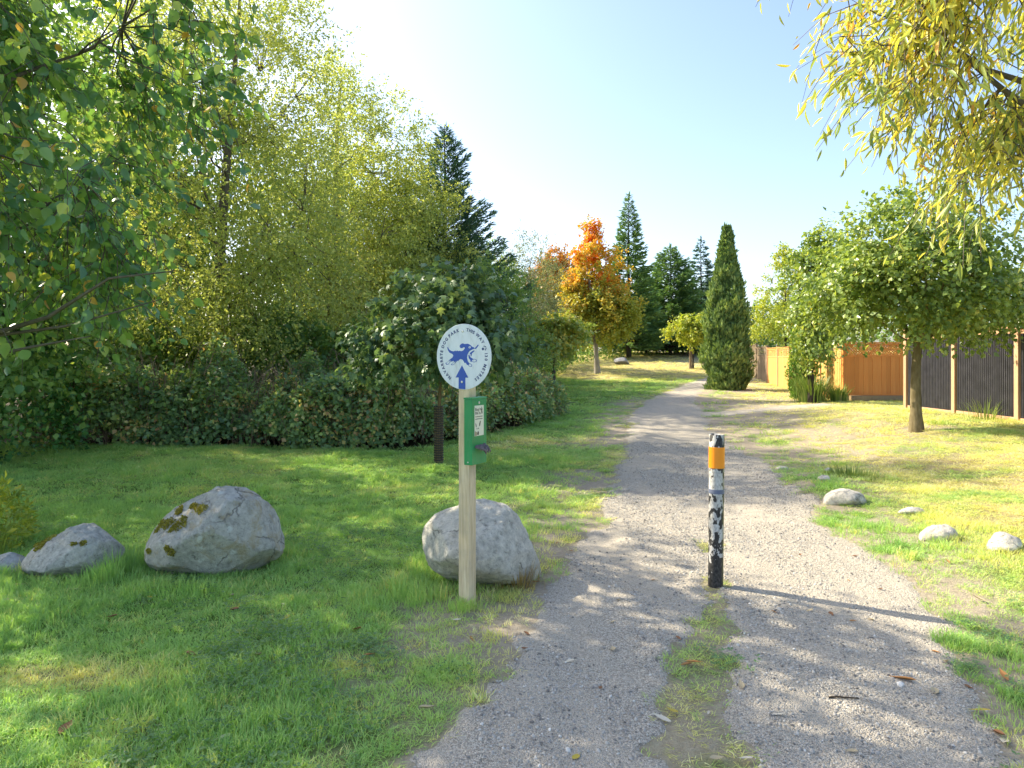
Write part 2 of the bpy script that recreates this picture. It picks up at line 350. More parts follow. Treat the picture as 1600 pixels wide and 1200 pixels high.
pz = ZZ.ravel() + np.clip((pm - .5) * .09, -.04, .013)
keep = (pm[Q] > .06).any(1); Qp = Q[keep]; u, inv = np.unique(Qp, return_inverse=True)
Vp = np.stack([xf, yf, pz], -1)[u]
path = obj('gravel_path', npmesh('gravel_path', Vp, inv.reshape(-1, 4), None, True), MAT_GRAVEL)
tag(path, 'grey gravel footpath curving away between lawn and fence', kind='structure')
def pathz(x, y): return gz(x, y) + np.clip((pathm(x, y) - .5) * .09, -.04, .013)

# ------------------------------------------------------------------ scattered stuff through geometry nodes
def scatter(name, P, rot, scl, tint, protos, label, material):
    me = bpy.data.meshes.new(name); me.vertices.add(len(P)); me.vertices.foreach_set('co', np.asarray(P, np.float32).ravel())
    def at(n, ty, a, key='value'):
        d = me.attributes.new(n, ty, 'POINT'); d.data.foreach_set(key, a)
    at('rot', 'FLOAT_VECTOR', np.asarray(rot, np.float32).ravel(), 'vector'); at('scl', 'FLOAT_VECTOR', np.asarray(scl, np.float32).ravel(), 'vector')
    at('tint', 'FLOAT', np.asarray(tint, np.float32)); at('vid', 'INT', np.random.default_rng(5).integers(0, len(protos), len(P)).astype(np.int32))
    c = bpy.data.collections.new(name + '_pieces')
    for i, pmesh in enumerate(protos):
        pmesh.materials.append(material); o = bpy.data.objects.new('%s_piece_%02d' % (name, i), pmesh); c.objects.link(o)
    g = bpy.data.node_groups.new(name, 'GeometryNodeTree')
    g.interface.new_socket('Geometry', in_out='INPUT', socket_type='NodeSocketGeometry'); g.interface.new_socket('Geometry', in_out='OUTPUT', socket_type='NodeSocketGeometry')
    N = g.nodes.new; L = g.links.new
    gi = N('NodeGroupInput'); go = N('NodeGroupOutput'); ip = N('GeometryNodeInstanceOnPoints'); ci = N('GeometryNodeCollectionInfo')
    ci.inputs['Collection'].default_value = c; ci.inputs['Separate Children'].default_value = True; ci.inputs['Reset Children'].default_value = True
    def na(n, ty):
        x = N('GeometryNodeInputNamedAttribute'); x.data_type = ty; x.inputs[0].default_value = n; return x.outputs[0]
    L(gi.outputs[0], ip.inputs['Points']); L(ci.outputs[0], ip.inputs['Instance']); ip.inputs['Pick Instance'].default_value = True
    L(na('vid', 'INT'), ip.inputs['Instance Index']); L(na('rot', 'FLOAT_VECTOR'), ip.inputs['Rotation']); L(na('scl', 'FLOAT_VECTOR'), ip.inputs['Scale'])
    L(ip.outputs[0], go.inputs[0])
    o = obj(name, me); me.materials.append(material); md = o.modifiers.new('scatter', 'NODES'); md.node_group = g
    return tag(o, label, kind='stuff')

def tuft(seed, n, rad, h0, h1, lean, wid):
    r = np.random.default_rng(seed); V = []; Fc = []
    for i in range(n):
        a = r.uniform(0, 6.283); d = rad * math.sqrt(r.uniform()); p = np.array([d * math.cos(a), d * math.sin(a), -.008])
        h = r.uniform(h0, h1); b = a + r.normal(0, .9); ln = lean * r.uniform(.15, 1.3) * h; o = np.array([math.cos(b), math.sin(b), 0]) * ln
        s = np.array([-math.sin(b), math.cos(b), 0]); tw = r.uniform(-.9, .9); s = s * math.cos(tw) + np.array([math.cos(b), math.sin(b), 0]) * math.sin(tw)
        w_ = wid * r.uniform(.6, 1.3); q = p + o * .35 + np.array([0, 0, h * .6]); e = p + o + np.array([0, 0, h * r.uniform(.75, 1.0)])
        k = len(V); V += [p - s * w_, p + s * w_, q - s * w_ * .8, q + s * w_ * .8, e]; Fc += [(k, k + 1, k + 3, k + 2), (k + 2, k + 3, k + 4)]
    return mesh('tuft', V, Fc)
LAWN = leaf_mat('lawn_blades', [(0, (.090, .170, .052)), (.2, (.150, .235, .070)), (.42, (.205, .270, .088)), (.65, (.30, .285, .11)), (1, (.42, .35, .20))], .40, (1.25, 1.2, .6), .5, .3, inst=True, gain=2.6)
rg = np.random.default_rng(11)
def lawn_points():
    P = []; SC = []; T = []
    for y0, y1, dens, sw, sh in ((2.0, 5.0, 560, 1.0, 1.0), (5.0, 8.0, 380, 1.1, 1.0), (8, 13, 170, 1.6, 1.1), (13, 22, 60, 2.4, 1.25), (22, 48, 13, 4.6, 1.6), (48, 68, 5, 7.0, 2.2)):
        x0, x1 = -.86 * y1 - .8, .86 * y1 + .8; n = int((y1 - y0) * (x1 - x0) * dens)
        x = rg.uniform(x0, x1, n); y = rg.uniform(y0, y1, n); ok = np.abs(x) < .84 * y + .8; x, y = x[ok], y[ok]
        wm = np.interp(x, [-60, -9, -2, .3, 1.5, 4], [12.6, 13.0, 13.3, 17, 24, 90]); ok = (rg.uniform(size=len(x)) < grassd(x, y) * 1.0) & ((y < wm) | (x > 4)); x, y = x[ok], y[ok]
        dr = drym(x, y); di = dirtm(x, y)
        pt = fbm(x * 1.6, y * 1.6, 61); hgt = .85 * (.62 + .85 * sm(.45, .75, pt)) * (1 - .45 * dr) * rg.uniform(.7, 1.25, len(x)) * sh
        for bx, by, br in ((-2.43, 5.54, .68), (-3.55, 5.54, .52), (-4.2, 5.6, .4), (-.24, 5.4, .66)):
            d = np.hypot(x - bx, (y - by) * 1.15) / br; hgt = hgt * (1 + .8 * np.exp(-((d - 1.0) / .22) ** 2))
        near = sm(.5, .0, np.abs(xl(y) - x)); hgt = hgt * (1 - .35 * near)
        hgt = hgt * (1 - .72 * strip(x, y)) * (1 - .3 * (x > 3)) * (1 + .5 * sm(.6, .8, pt) * (x > 3))
        P.append(np.stack([x, y, np.maximum(gz(x, y), 0 * x - 9) + .0], -1)); SC.append(np.stack([np.full(len(x), sw) * rg.uniform(.8, 1.25, len(x)), np.full(len(x), sw), hgt], -1))
        t = .10 + .80 * dr + .10 * di + .26 * (fbm(x * .9, y * .9, 62) - .5) + rg.normal(0, .09, len(x)) + (rg.uniform(size=len(x)) < .07) * .35
        T.append(np.clip(t, 0, 1))
    P = np.concatenate(P); n = len(P); rot = np.stack([rg.normal(0, .1, n), rg.normal(0, .1, n), rg.uniform(0, 6.28, n)], -1)
    return P, rot, np.concatenate(SC), np.concatenate(T)
P, rot, sc, T = lawn_points()
print('tufts', len(P))
scatter('grass', P, rot, sc, T, [tuft(100 + i, 30, .065, .025, .085, .7, .0022) for i in range(8)], 'mown green and straw coloured grass of the lawns', LAWN)

def clover(seed):
    r = np.random.default_rng(seed); V = []; Fc = []
    for i in range(16):
        a = r.uniform(0, 6.283); d = .09 * math.sqrt(r.uniform()); c = np.array([d * math.cos(a), d * math.sin(a), r.uniform(.015, .045)]); t0 = r.uniform(0, 6.28)
        for k in range(3):
            t = t0 + k * 2.094; u = np.array([math.cos(t), math.sin(t), .25]); q = np.array([-math.sin(t), math.cos(t), 0]); L = r.uniform(.008, .014); b = len(V)
            V += [c, c + u * L * .6 + q * L * .5, c + u * L * 1.15, c + u * L * .6 - q * L * .5]; Fc.append((b, b + 1, b + 2, b + 3))
    return mesh('clover', V, Fc)
n = 5200; y = rg.uniform(2.2, 11, n); x = rg.uniform(-.85, .85, n) * (y + .6); ok = (grassd(x, y) > .6) & (drym(x, y) < .5) & (rg.uniform(size=n) < sm(.50, .66, fbm(x * .8, y * .8, 91))); x, y = x[ok], y[ok]; n = len(x)
scatter('clover', np.stack([x, y, gz(x, y)], -1), np.stack([0 * x, 0 * x, rg.uniform(0, 6.28, n)], -1), rg.uniform(.7, 1.5, n)[:, None] * np.ones(3), np.clip(rg.normal(.4, .2, n), 0, 1), [clover(i) for i in range(4)], 'patches of clover and small weeds low in the lawn', leaf_mat('clover_leaf', [(0, (.05, .115, .045)), (1, (.13, .20, .07))], .3, inst=True, gain=1.8))

def pebble(seed):
    bm = bmesh.new(); bmesh.ops.create_icosphere(bm, subdivisions=1, radius=1); r = random.Random(seed)
    f = (1, r.uniform(.65, 1), r.uniform(.45, .75))
    for v_ in bm.verts: v_.co = Vector([v_.co[i] * f[i] * r.uniform(.72, 1.1) for i in range(3)])
    me = bpy.data.meshes.new('pebble'); bm.to_mesh(me); bm.free(); return me
n = 150000; y = 2.0 + 12 * rg.uniform(size=n) ** 1.7; x = xl(y) - .6 + (xr(y) - xl(y) + 1.6) * rg.uniform(size=n)
ok = rg.uniform(size=n) < sm(.04, .6, pathm(x, y)) * (.15 + .85 * sm(.42, .6, fbm(x * 3, y * .9, 81))); x, y = x[ok], y[ok]; n = len(x)
s = .0022 + .0085 * rg.uniform(size=n) ** 6 + .00035 * y + (rg.uniform(size=n) < .006) * rg.uniform(.004, .012, n)
scatter('gravel', np.stack([x, y, pathz(x, y) + s * .2], -1), rg.uniform(0, 6.28, (n, 3)) * (.12, .12, 1), s[:, None] * np.ones(3), np.clip(rg.normal(.42, .25, n), 0, 1), [pebble(i) for i in range(6)], 'loose grey gravel chips strewn over the footpath', MAT_PEBBLE)

# ------------------------------------------------------------------ foliage
TPL = {
    'fold': (np.array([[0, 0, 0], [.5, .45, .10], [0, 1, -.05], [-.5, .45, .10]]), np.array([[0, 1, 2], [0, 2, 3]])),
    'ovate': (np.array([[0, 0, 0], [.34, .12, .05], [.5, .36, .08], [.33, .70, .03], [0, 1, -.12], [-.33, .70, .03], [-.5, .36, .08], [-.34, .12, .05], [0, .4, -.02]]),
              np.array([[8, 0, 1], [8, 1, 2], [8, 2, 3], [8, 3, 4], [8, 4, 5], [8, 5, 6], [8, 6, 7], [8, 7, 0]])),
    'lance': (np.array([[0, 0, 0], [.5, .30, .06], [.45, .62, .0], [0, 1, -.16], [-.45, .62, .0], [-.5, .30, .06], [0, .45, -.05]]),
              np.array([[6, 0, 1], [6, 1, 2], [6, 2, 3], [6, 3, 4], [6, 4, 5], [6, 5, 0]])),
    'palm': (np.array([[0, 0, 0], [.26, .10, 0], [.55, .22, -.06], [.30, .38, .03], [.5, .72, -.08], [.17, .62, .03], [0, 1, -.14], [-.17, .62, .03], [-.5, .72, -.08], [-.30, .38, .03], [-.55, .22, -.06], [-.26, .10, 0], [0, .36, .04]]),
             np.array([[12, i, (i + 1) % 12] for i in range(12)])),
}
def leaves_mesh(name, P, ax, nr, L, W, tint, tpl):
    tv, tf = TPL[tpl]; n = len(P)
    ax = norm(ax); nr = norm(nr - (nr * ax).sum(1, keepdims=True) * ax); si = np.cross(ax, nr)
    V = (P[:, None] + tv[None, :, 0, None] * (W[:, None] * si)[:, None] + tv[None, :, 1, None] * (L[:, None] * ax)[:, None] + tv[None, :, 2, None] * (L[:, None] * nr)[:, None]).reshape(-1, 3)
    Fc = (tf[None] + (np.arange(n) * len(tv))[:, None, None]).reshape(-1, 3)
    return npmesh(name, V, Fc, {'tint': np.repeat(tint, len(tv))})

def env_points(r, env, n, shell=.55):
    """points inside a union of ellipsoids, thicker towards their skin"""
    wts = np.array([e[3] * e[4] * e[5] for e in env], float) ** .75; wts /= wts.sum(); out = []
    for e, k in zip(env, np.round(wts * n).astype(int)):
        d = norm(r.normal(size=(k, 3))); rad = (shell + (1 - shell) * r.uniform(size=k)) * np.where(r.uniform(size=k) < .22, r.uniform(size=k), 1)
        out.append(np.array(e[:3]) + d * rad[:, None] * np.array(e[3:6]))
    return np.concatenate(out)

def make_tree(name, label, base, env, nclump, ntwig, nleaf, clump_r, twig_len, leaf, mat_leaf, bark, trunk_h, trunk_r, seed=1, lean=(0, 0), droop=.3, tpl='fold', flat=.6, hang=.3,
              group=None, tintf=None, cat='tree', shell=.55, twigs=False, branch=True, upturn=.2, parent_z=None, fork=.25, extra=None, wither=0.0, lowcut=None):
    r = np.random.default_rng(seed); bx, by = base; bz = float(gz(bx, by)) - .05 if parent_z is None else parent_z
    root = empty(name, (bx, by, bz)); tag(root, label, cat, group)
    C = env_points(r, env, nclump, shell)                                     # in coordinates of the tree's foot
    if lowcut is not None: C = C[C[:, 2] > lowcut]
    cen = np.average([e[:3] for e in env], axis=0, weights=[e[3] * e[4] * e[5] for e in env])
    tb = Tubes(); ts = np.linspace(0, 1, 9)
    tx = lean[0] * ts ** 1.4 + np.cumsum(r.normal(0, trunk_r * .16, 9)); ty = lean[1] * ts ** 1.4 + np.cumsum(r.normal(0, trunk_r * .16, 9)); tx -= tx[0]; ty -= ty[0]
    tp = np.stack([tx, ty, ts * trunk_h], -1); tr = trunk_r * (1 - .78 * ts ** 1.1); tr[0] *= 1.35
    tb.add(tp, tr, 10)
    root_trunk = obj('trunk', tb.mesh('trunk'), bark, root)
    if branch:
        bb = Tubes(); nl = max(5, len(C) // 11); anc = C[r.permutation(len(C))[:nl]] * .8 + cen * .2; limbs = []
        def curve(a, c, sag, n_):
            t = np.linspace(0, 1, n_)[:, None]; L_ = np.linalg.norm(c - a); mid = a * .5 + c * .5 + np.array([0, 0, L_ * sag]) + r.normal(0, .10 * L_ + .005, 3)
            p_ = (1 - t) ** 2 * a + 2 * t * (1 - t) * mid + t ** 2 * c; p_[1:-1] += r.normal(0, .018 * L_, (n_ - 2, 3)); return p_
        for c in anc:
            hd = math.hypot(c[0] - np.interp(c[2], tp[:, 2], tx), c[1] - np.interp(c[2], tp[:, 2], ty)); za = np.clip(c[2] - hd * (.45 + upturn) - r.uniform(0, .25) * trunk_h * .3, trunk_h * fork, trunk_h * .97)
            a = np.array([np.interp(za, tp[:, 2], tx), np.interp(za, tp[:, 2], ty), za]); p_ = curve(a, c, -upturn * .25, 7); r0 = min(np.interp(za, tp[:, 2], tr) * .6, .008 + hd * .015)
            bb.add(p_, np.linspace(r0, max(.004, r0 * .3), 7), 6); limbs.append((p_, r0))
        ends = np.array([l[0] for l in limbs])                                       # (nl, 7, 3)
        for c in C:
            d_ = np.linalg.norm(ends - c, axis=2) + np.linspace(.35, 0, 7)[None] * clump_r; q = np.unravel_index(np.argmin(d_ + 9.0 * (np.arange(7) < 2)[None]), d_.shape); a = ends[q]; L_ = np.linalg.norm(c - a)
            if L_ < .05: continue
            bb.add(curve(a, c, upturn * .1, 5), np.linspace(min(limbs[q[0]][1] * .45, .005 + L_ * .009), .0025, 5), 4)
        for e in (extra or []): bb.add(np.array(e[0]), np.array(e[1]), 7)
        if len(C): o = obj('branches', bb.mesh('branches'), bark, root_trunk); o['kind'] = 'stuff'
    nc = len(C); n = nc * ntwig
    start = np.repeat(C, ntwig, 0) + norm(r.normal(size=(n, 3))) * (clump_r * .55 * r.uniform(size=(n, 1)) ** .5)
    out = norm(start - cen); d = norm(out * .7 + norm(r.normal(size=(n, 3))) * .85 + np.array([0, 0, upturn - droop * .5]))
    Lt = twig_len * r.uniform(.55, 1.25, n); k = nleaf; t = (np.arange(k) + .6) / k
    pos = start[:, None] + d[:, None] * (Lt[:, None, None] * t[None, :, None]); pos[..., 2] -= droop * Lt[:, None] * t[None] ** 2
    if twigs:
        tw = Tubes()
        for i in range(n):
            tt = np.array([0, .5, 1.0])[:, None]; pp = start[i] + d[i] * Lt[i] * tt; pp[:, 2] -= droop * Lt[i] * tt[:, 0] ** 2; tw.add(pp, [.006, .004, .002], 3)
        o = obj('twigs', tw.mesh('twigs'), bark, root_trunk); o['kind'] = 'stuff'
    N = n * k; pos = pos.reshape(-1, 3) + r.normal(0, leaf[0] * .25, (N, 3)); dd = np.repeat(d, k, 0)
    ax = norm(dd * .6 + norm(r.normal(size=(N, 3))) * .8 + np.array([0, 0, -hang])); nr = norm(r.normal(size=(N, 3)) * (1 - flat) + np.array([0, 0, 1.0]) * flat + np.repeat(out, k, 0) * .35)
    s = r.uniform(.6, 1.2, N); cl = np.repeat(r.normal(0, .10, nc), ntwig * k); tint = np.clip(.45 + cl + r.normal(0, .16, N), 0, 1) if tintf is None else np.clip(tintf(pos, r, cl), 0, 1)
    if wither: tint = np.where(r.uniform(size=N) < wither, .97, np.minimum(tint, .86))
    if lowcut is not None: ok = pos[:, 2] > lowcut - .25; pos, ax, nr, s, tint = pos[ok], ax[ok], nr[ok], s[ok], tint[ok]
    crown = obj('crown', leaves_mesh('crown', pos, ax, nr, leaf[0] * s, leaf[1] * s, tint, tpl), mat_leaf, root)
    return root
def copy_thing(o, loc, rz, sc, label, group=None):
    c = o.copy(); COL.objects.link(c); c.location = loc; c.rotation_euler = (0, 0, rz); c.scale = (sc[0], sc[0], sc[1]); c['label'] = label
    if group: c['group'] = group
    for ch in list(o.children):
        d = ch.copy(); COL.objects.link(d); d.parent = c
        for g in list(ch.children): e = g.copy(); COL.objects.link(e); e.parent = d
    return c

L_POPLAR = leaf_mat('poplar_leaf', [(0, (.030, .080, .038)), (.4, (.062, .125, .042)), (.75, (.125, .19, .045)), (.9, (.26, .27, .05)), (1, (.34, .15, .04))], .45, rough=.30, spec=.75, gain=2.4)
L_BIRCH = leaf_mat('birch_leaf', [(0, (.110, .140, .044)), (.45, (.195, .222, .066)), (.8, (.285, .290, .090)), (1, (.36, .31, .10))], .52, (1.2, 1.18, .65), gain=2.15)
L_WOOD = leaf_mat('alder_leaf', [(0, (.040, .075, .026)), (.5, (.075, .120, .036)), (.85, (.13, .165, .045)), (1, (.20, .19, .05))], .45, gain=3.0)
L_MAPLE = leaf_mat('maple_leaf', [(0, (.034, .066, .042)), (.5, (.062, .105, .052)), (.85, (.12, .165, .06)), (1, (.20, .22, .07))], .36, rough=.42, spec=.5, gain=2.3)
L_RIGHT = leaf_mat('linden_leaf', [(0, (.055, .090, .026)), (.45, (.115, .165, .042)), (.8, (.20, .235, .060)), (1, (.33, .28, .07))], .42, rough=.34, spec=.65, gain=2.1)
L_WILLOW = leaf_mat('willow_leaf', [(0, (.085, .130, .045)), (.35, (.190, .225, .060)), (.65, (.350, .320, .070)), (.9, (.50, .37, .06)), (1, (.44, .22, .05))], .5, (1.2, 1.1, .6), rough=.36, spec=.6, gain=2.2)
L_ORANGE = leaf_mat('autumn_leaf', [(0, (.20, .235, .035)), (.3, (.36, .30, .040)), (.55, (.46, .22, .035)), (.8, (.44, .120, .028)), (1, (.32, .060, .03))], .42, (1.3, 1.0, .6), gain=1.75)
L_BRONZE = leaf_mat('bronze_leaf', [(0, (.09, .115, .022)), (.5, (.23, .16, .035)), (1, (.36, .14, .03))], .38, (1.3, 1.0, .6), gain=1.9)
L_GREYG = leaf_mat('grey_willow_leaf', [(0, (.070, .090, .055)), (.5, (.130, .150, .085)), (1, (.22, .22, .13))], .35, gain=2.0)
L_LIME = leaf_mat('lime_leaf', [(0, (.110, .160, .025)), (.5, (.21, .25, .038)), (1, (.36, .33, .06))], .42, gain=1.8)
L_SPRUCE = leaf_mat('spruce_needle', [(0, (.012, .032, .026)), (.5, (.028, .062, .048)), (1, (.060, .105, .065))], .12, rough=.6, gain=2.9)
L_FIR = leaf_mat('fir_needle', [(0, (.022, .048, .022)), (.5, (.050, .092, .036)), (1, (.100, .145, .050))], .15, rough=.6, gain=3.2)
L_CYP = leaf_mat('yew_needle', [(0, (.028, .050, .018)), (.5, (.060, .095, .030)), (1, (.120, .155, .050))], .18, rough=.6, gain=2.9)
L_THUJA = leaf_mat('thuja_scale', [(0, (.045, .105, .015)), (.5, (.095, .185, .022)), (1, (.16, .25, .03))], .2, rough=.6)
L_BRAMBLE = leaf_mat('bramble_leaf', [(0, (.040, .072, .044)), (.4, (.085, .130, .058)), (.7, (.16, .19, .070)), (.86, (.26, .23, .09)), (.94, (.30, .20, .10)), (1, (.22, .12, .07))], .38, rough=.42, spec=.5, gain=3.4)
L_IVY = leaf_mat('ivy_leaf', [(0, (.016, .050, .015)), (.5, (.040, .100, .024)), (1, (.11, .17, .04))], .3, rough=.4, spec=.45, gain=3.0)

# poplar at the edge of the lawn: only its boughs reach into the picture
make_tree('poplar_tree', 'poplar with broad green leaves whose boughs hang over the lawn edge', (-5.75, 6.25),
          [(.75, .1, 5.0, 2.5, 2.1, 2.6), (1.15, -.1, 3.1, 1.8, 1.5, 1.15), (.1, .3, 7.0, 2.3, 2.0, 1.6)], 230, 9, 9, .6, .62, (.115, .085), L_POPLAR, BARK_GREY, 7.2, .17, 3,
          (1.5, .1), droop=.45, tpl='ovate', flat=.45, hang=.55, twigs=True, upturn=.1, wither=.015, lowcut=1.75,
          extra=[([(.3, 0, 1.7), (1.0, -.15, 1.95), (1.7, -.3, 2.12), (2.3, -.4, 2.45), (2.9, -.5, 2.5)], [.030, .024, .018, .012, .005]),
                 ([(1.0, -.15, 1.95), (1.8, -.2, 2.05), (2.6, -.1, 2.3)], [.018, .012, .004]), ([(.2, 0, 1.5), (.9, -.3, 1.72), (1.7, -.5, 1.86), (2.2, -.5, 1.95)], [.024, .018, .012, .004])])
# willowy birches in the middle of the wood edge
make_tree('birch_tree', 'tall birch with fine yellow-green leaves behind the poplar boughs', (-7.0, 16.0), [(.4, 0, 6.9, 3.1, 2.7, 4.3), (.9, -.5, 3.2, 2.6, 2.2, 2.0)], 260, 22, 13, 1.0, .85, (.085, .048), L_BIRCH, BARK_GREY, 10.2, .16, 11, (.6, 0), droop=.35, upturn=.45, group='birches at the wood edge')
make_tree('birch_tree', 'yellow-green birch in the middle of the wood edge, feathery top', (-6.3, 24.0), [(.1, 0, 7.2, 3.3, 2.9, 4.6), (.1, -.6, 3.9, 3.4, 2.7, 2.6)], 230, 22, 12, 1.15, 1.0, (.115, .068), L_BIRCH, BARK_GREY, 11.2, .17, 12, (.3, 0), droop=.35, upturn=.45, group='birches at the wood edge')
make_tree('birch_tree', 'lowest yellow-green birch beside the dark spruce', (-4.1, 26.0), [(.0, 0, 5.9, 2.4, 2.3, 3.7), (.2, -.3, 3.1, 2.3, 2.0, 2.1)], 170, 22, 12, 1.0, .95, (.115, .068), L_BIRCH, BARK_GREY, 8.8, .14, 13, (.1, 0), droop=.35, upturn=.45, group='birches at the wood edge')
# darker trees behind and beside
alder = make_tree('alder_tree', 'dark leafy alder at the shaded end of the lawn behind the poplar', (-9.3, 11.0), [(0, 0, 5.2, 2.9, 2.8, 3.6), (.3, -.3, 2.4, 2.7, 2.4, 1.6)], 190, 18, 10, 1.0, .8, (.12, .085), L_WOOD, BARK_DARK, 8.0, .17, 21, group='alders of the wood')
ga = 'alders of the wood'
for (x, y, rz, s, sz, lb) in ((-20, 15.5, 1.1, 1.5, 1.5, 'tall dark alder beyond the lawn edge, past the ivy bush'), (-11.5, 21, 2.2, 1.3, 1.6, 'dark alder deep in the wood behind the tall birch'),
                              (-7.6, 30, 3.0, 1.3, 1.2, 'dark alder deep in the wood between the birches'), (-17, 17, 4.0, 1.3, 1.3, 'dark alder at the far end of the bramble bank'),
                              (-2.6, 33, 5.0, 1.0, .85, 'dark alder behind the spruce'), (-14.5, 24, .6, 1.2, 1.2, 'dark alder farthest into the wood')):
    copy_thing(alder, (x, y, float(gz(x, y)) - .05), rz, (s, sz), lb, ga)
make_tree('willow_tree', 'grey-green rounded willow behind the maple saplings', (1.0, 35), [(-.3, 0, 4.9, 2.0, 2.2, 2.7), (-.2, -.5, 2.4, 2.4, 2.0, 1.9)], 150, 16, 10, .9, .85, (.13, .05), L_GREYG, BARK_GREY, 5.6, .13, 31, upturn=.45)
make_tree('willow_tree', 'low grey-green bush willow behind the bramble bank', (-1.0, 24), [(.5, 0, 2.5, 1.9, 1.7, 2.2)], 70, 16, 9, .7, .7, (.11, .06), L_WOOD, BARK_GREY, 3.6, .10, 32, upturn=.45)

# ---- conifers
def conifer(name, label, base, h, r0, seed, mat_leaf, nb=150, spray=(.34, .10), up=.05, dens=34, bare=.06, droop=.18, curve=1.0, group=None, irregular=.2):
    r = np.random.default_rng(seed); bx, by = base; bz = float(gz(bx, by)) - .05
    root = empty(name, (bx, by, bz)); tag(root, label, 'tree', group)
    tb = Tubes(); zz = np.linspace(0, 1, 8); tb.add(np.stack([r.normal(0, .01, 8) * h * .2, r.normal(0, .01, 8) * h * .2, zz * h], -1), h * .016 * (1 - .93 * zz), 8); tk = obj('trunk', tb.mesh('trunk'), BARK_DARK, root)
    bb = Tubes(); PP = []; AX = []; NR = []; LN = []; TT = []
    for i in range(nb):
        f = bare + (1 - bare) * (i + r.uniform()) / nb; L = r0 * (1 - f) ** curve * r.uniform(1 - irregular, 1 + irregular * .6) + .10; a = i * 2.399 + r.normal(0, .25)
        o = np.array([math.cos(a), math.sin(a), 0]); side = np.array([-o[1], o[0], 0]); t = np.linspace(0, 1, 5)[:, None]
        rise = up * (1.6 * f + .4); pts = np.array([0, 0, f * h * .985]) + o * L * t + np.array([0, 0, 1.0]) * (L * (rise * t - droop * (1 - f) * t ** 2 + .16 * t ** 3)); bb.add(pts, np.linspace(.010 + L * .012, .004, 5), 4)
        k = max(5, int(dens * L)); tt = r.uniform(.12, 1, k) ** .75; base_p = np.stack([np.interp(tt, t[:, 0], pts[:, j]) for j in range(3)], -1)
        sgn = r.choice([-1, 1], k)[:, None]; lat = (1 - tt * .75)[:, None] * L * .34 * r.uniform(.1, 1, (k, 1))
        p = base_p + side * sgn * lat + o * lat * .5; p[:, 2] -= lat[:, 0] * .25
        PP.append(p + r.normal(0, .03, (k, 3))); AX.append(norm(o + side * sgn * r.uniform(.2, .9, (k, 1)) + r.normal(0, .25, (k, 3)) + np.array([0, 0, up * 2 - .05]))); NR.append(r.normal(0, .45, (k, 3)) + np.array([0, 0, 1.0]))
        LN.append(r.uniform(.6, 1.15, k) * (.55 + .45 * (1 - f))); TT.append(np.clip(.3 + .35 * tt + r.normal(0, .15, k) + r.normal(0, .07), 0, 1))
    k = 14; PP.append(np.stack([r.normal(0, .02, k), r.normal(0, .02, k), h * r.uniform(.94, 1.0, k)], -1)); AX.append(np.stack([r.normal(0, .3, k), r.normal(0, .3, k), np.ones(k)], -1)); NR.append(r.normal(size=(k, 3))); LN.append(np.full(k, .6)); TT.append(np.full(k, .5))
    o = obj('branches', bb.mesh('branches'), BARK_DARK, tk); o['kind'] = 'stuff'
    ln = np.concatenate(LN); obj('crown', leaves_mesh('crown', np.concatenate(PP), np.concatenate(AX), np.concatenate(NR), ln * spray[0], ln * spray[1], np.concatenate(TT), 'fold'), mat_leaf, root)
    return root
conifer('spruce_tree', 'dark blue-green spruce rising beside the yellow-green birches', (-2.75, 28.0), 11.0, 3.7, 41, L_SPRUCE, 200, (.36, .052), .34, 120, droop=.10, irregular=.4, curve=.9)
conifer('fir_tree', 'tall pointed fir directly behind the orange maple', (8.9, 52), 12.6, 3.1, 42, L_FIR, 230, (.52, .17), .18, 40, droop=.2)
conifer('fir_tree', 'broad pale green fir between the tall fir and the dark cedar', (13.0, 56), 9.0, 3.9, 43, L_FIR, 230, (.55, .19), .12, 40, curve=.7, irregular=.3)
conifer('cedar_tree', 'dark blue cedar with sparse spreading branches against the sky', (16.6, 60), 10.2, 4.0, 44, L_SPRUCE, 120, (.55, .17), .02, 48, droop=.22, irregular=.35)
conifer('fir_tree', 'low dark fir at the meadow edge beside the orange maple', (11.6, 59), 6.5, 3.0, 45, L_FIR, 170, (.5, .17), .1, 42, curve=.6)
conifer('fir_tree', 'fir standing farthest back behind the far birch scrub', (3.2, 60), 8.5, 3.2, 46, L_FIR, 150, (.55, .19), .15, 36)
conifer('fir_tree', 'dark fir filling the gap behind the cedar', (20.5, 70), 7.6, 3.6, 47, L_SPRUCE, 150, (.6, .2), .12, 36, curve=.7)

# ---- autumn maples and saplings
def autumn(pos, r, cl):
    return -.04 + .50 * sm(2.8, 8.0, pos[:, 2] + .5 * np.abs(pos[:, 0])) + cl * 1.2 + r.normal(0, .10, len(pos)) - .2 * sm(.5, 2.0, pos[:, 0]) * sm(6, 3, pos[:, 2])
make_tree('maple_tree', 'orange and yellow autumn maple with pale trunk at the meadow edge', (4.95, 39.5), [(.1, 0, 3.6, 2.05, 1.9, 1.9), (-.1, 0, 5.6, 1.5, 1.4, 2.2), (-.35, 0, 7.8, .6, .6, 1.4), (1.1, 0, 3.9, 1.3, 1.2, 1.5), (-1.1, .1, 4.9, 1.0, .9, 1.9)], 220, 14, 9, .6, .6, (.17, .13), L_ORANGE, BARK_PALE, 7.6, .15, 51, (-.6, 0), upturn=.5, tintf=autumn)
make_tree('maple_tree', 'bronze autumn maple half hidden behind the orange one', (2.7, 43), [(0, 0, 4.5, 1.9, 1.9, 2.6), (.1, 0, 6.4, .9, .9, 1.3)], 95, 14, 9, .7, .7, (.16, .13), L_BRONZE, BARK_DARK, 6.6, .14, 52, upturn=.5, tintf=lambda p, r, cl: -.1 + .8 * sm(2.5, 7.4, p[:, 2]) + cl + r.normal(0, .12, len(p)))
SX, SY, SZ = G(685, 725)
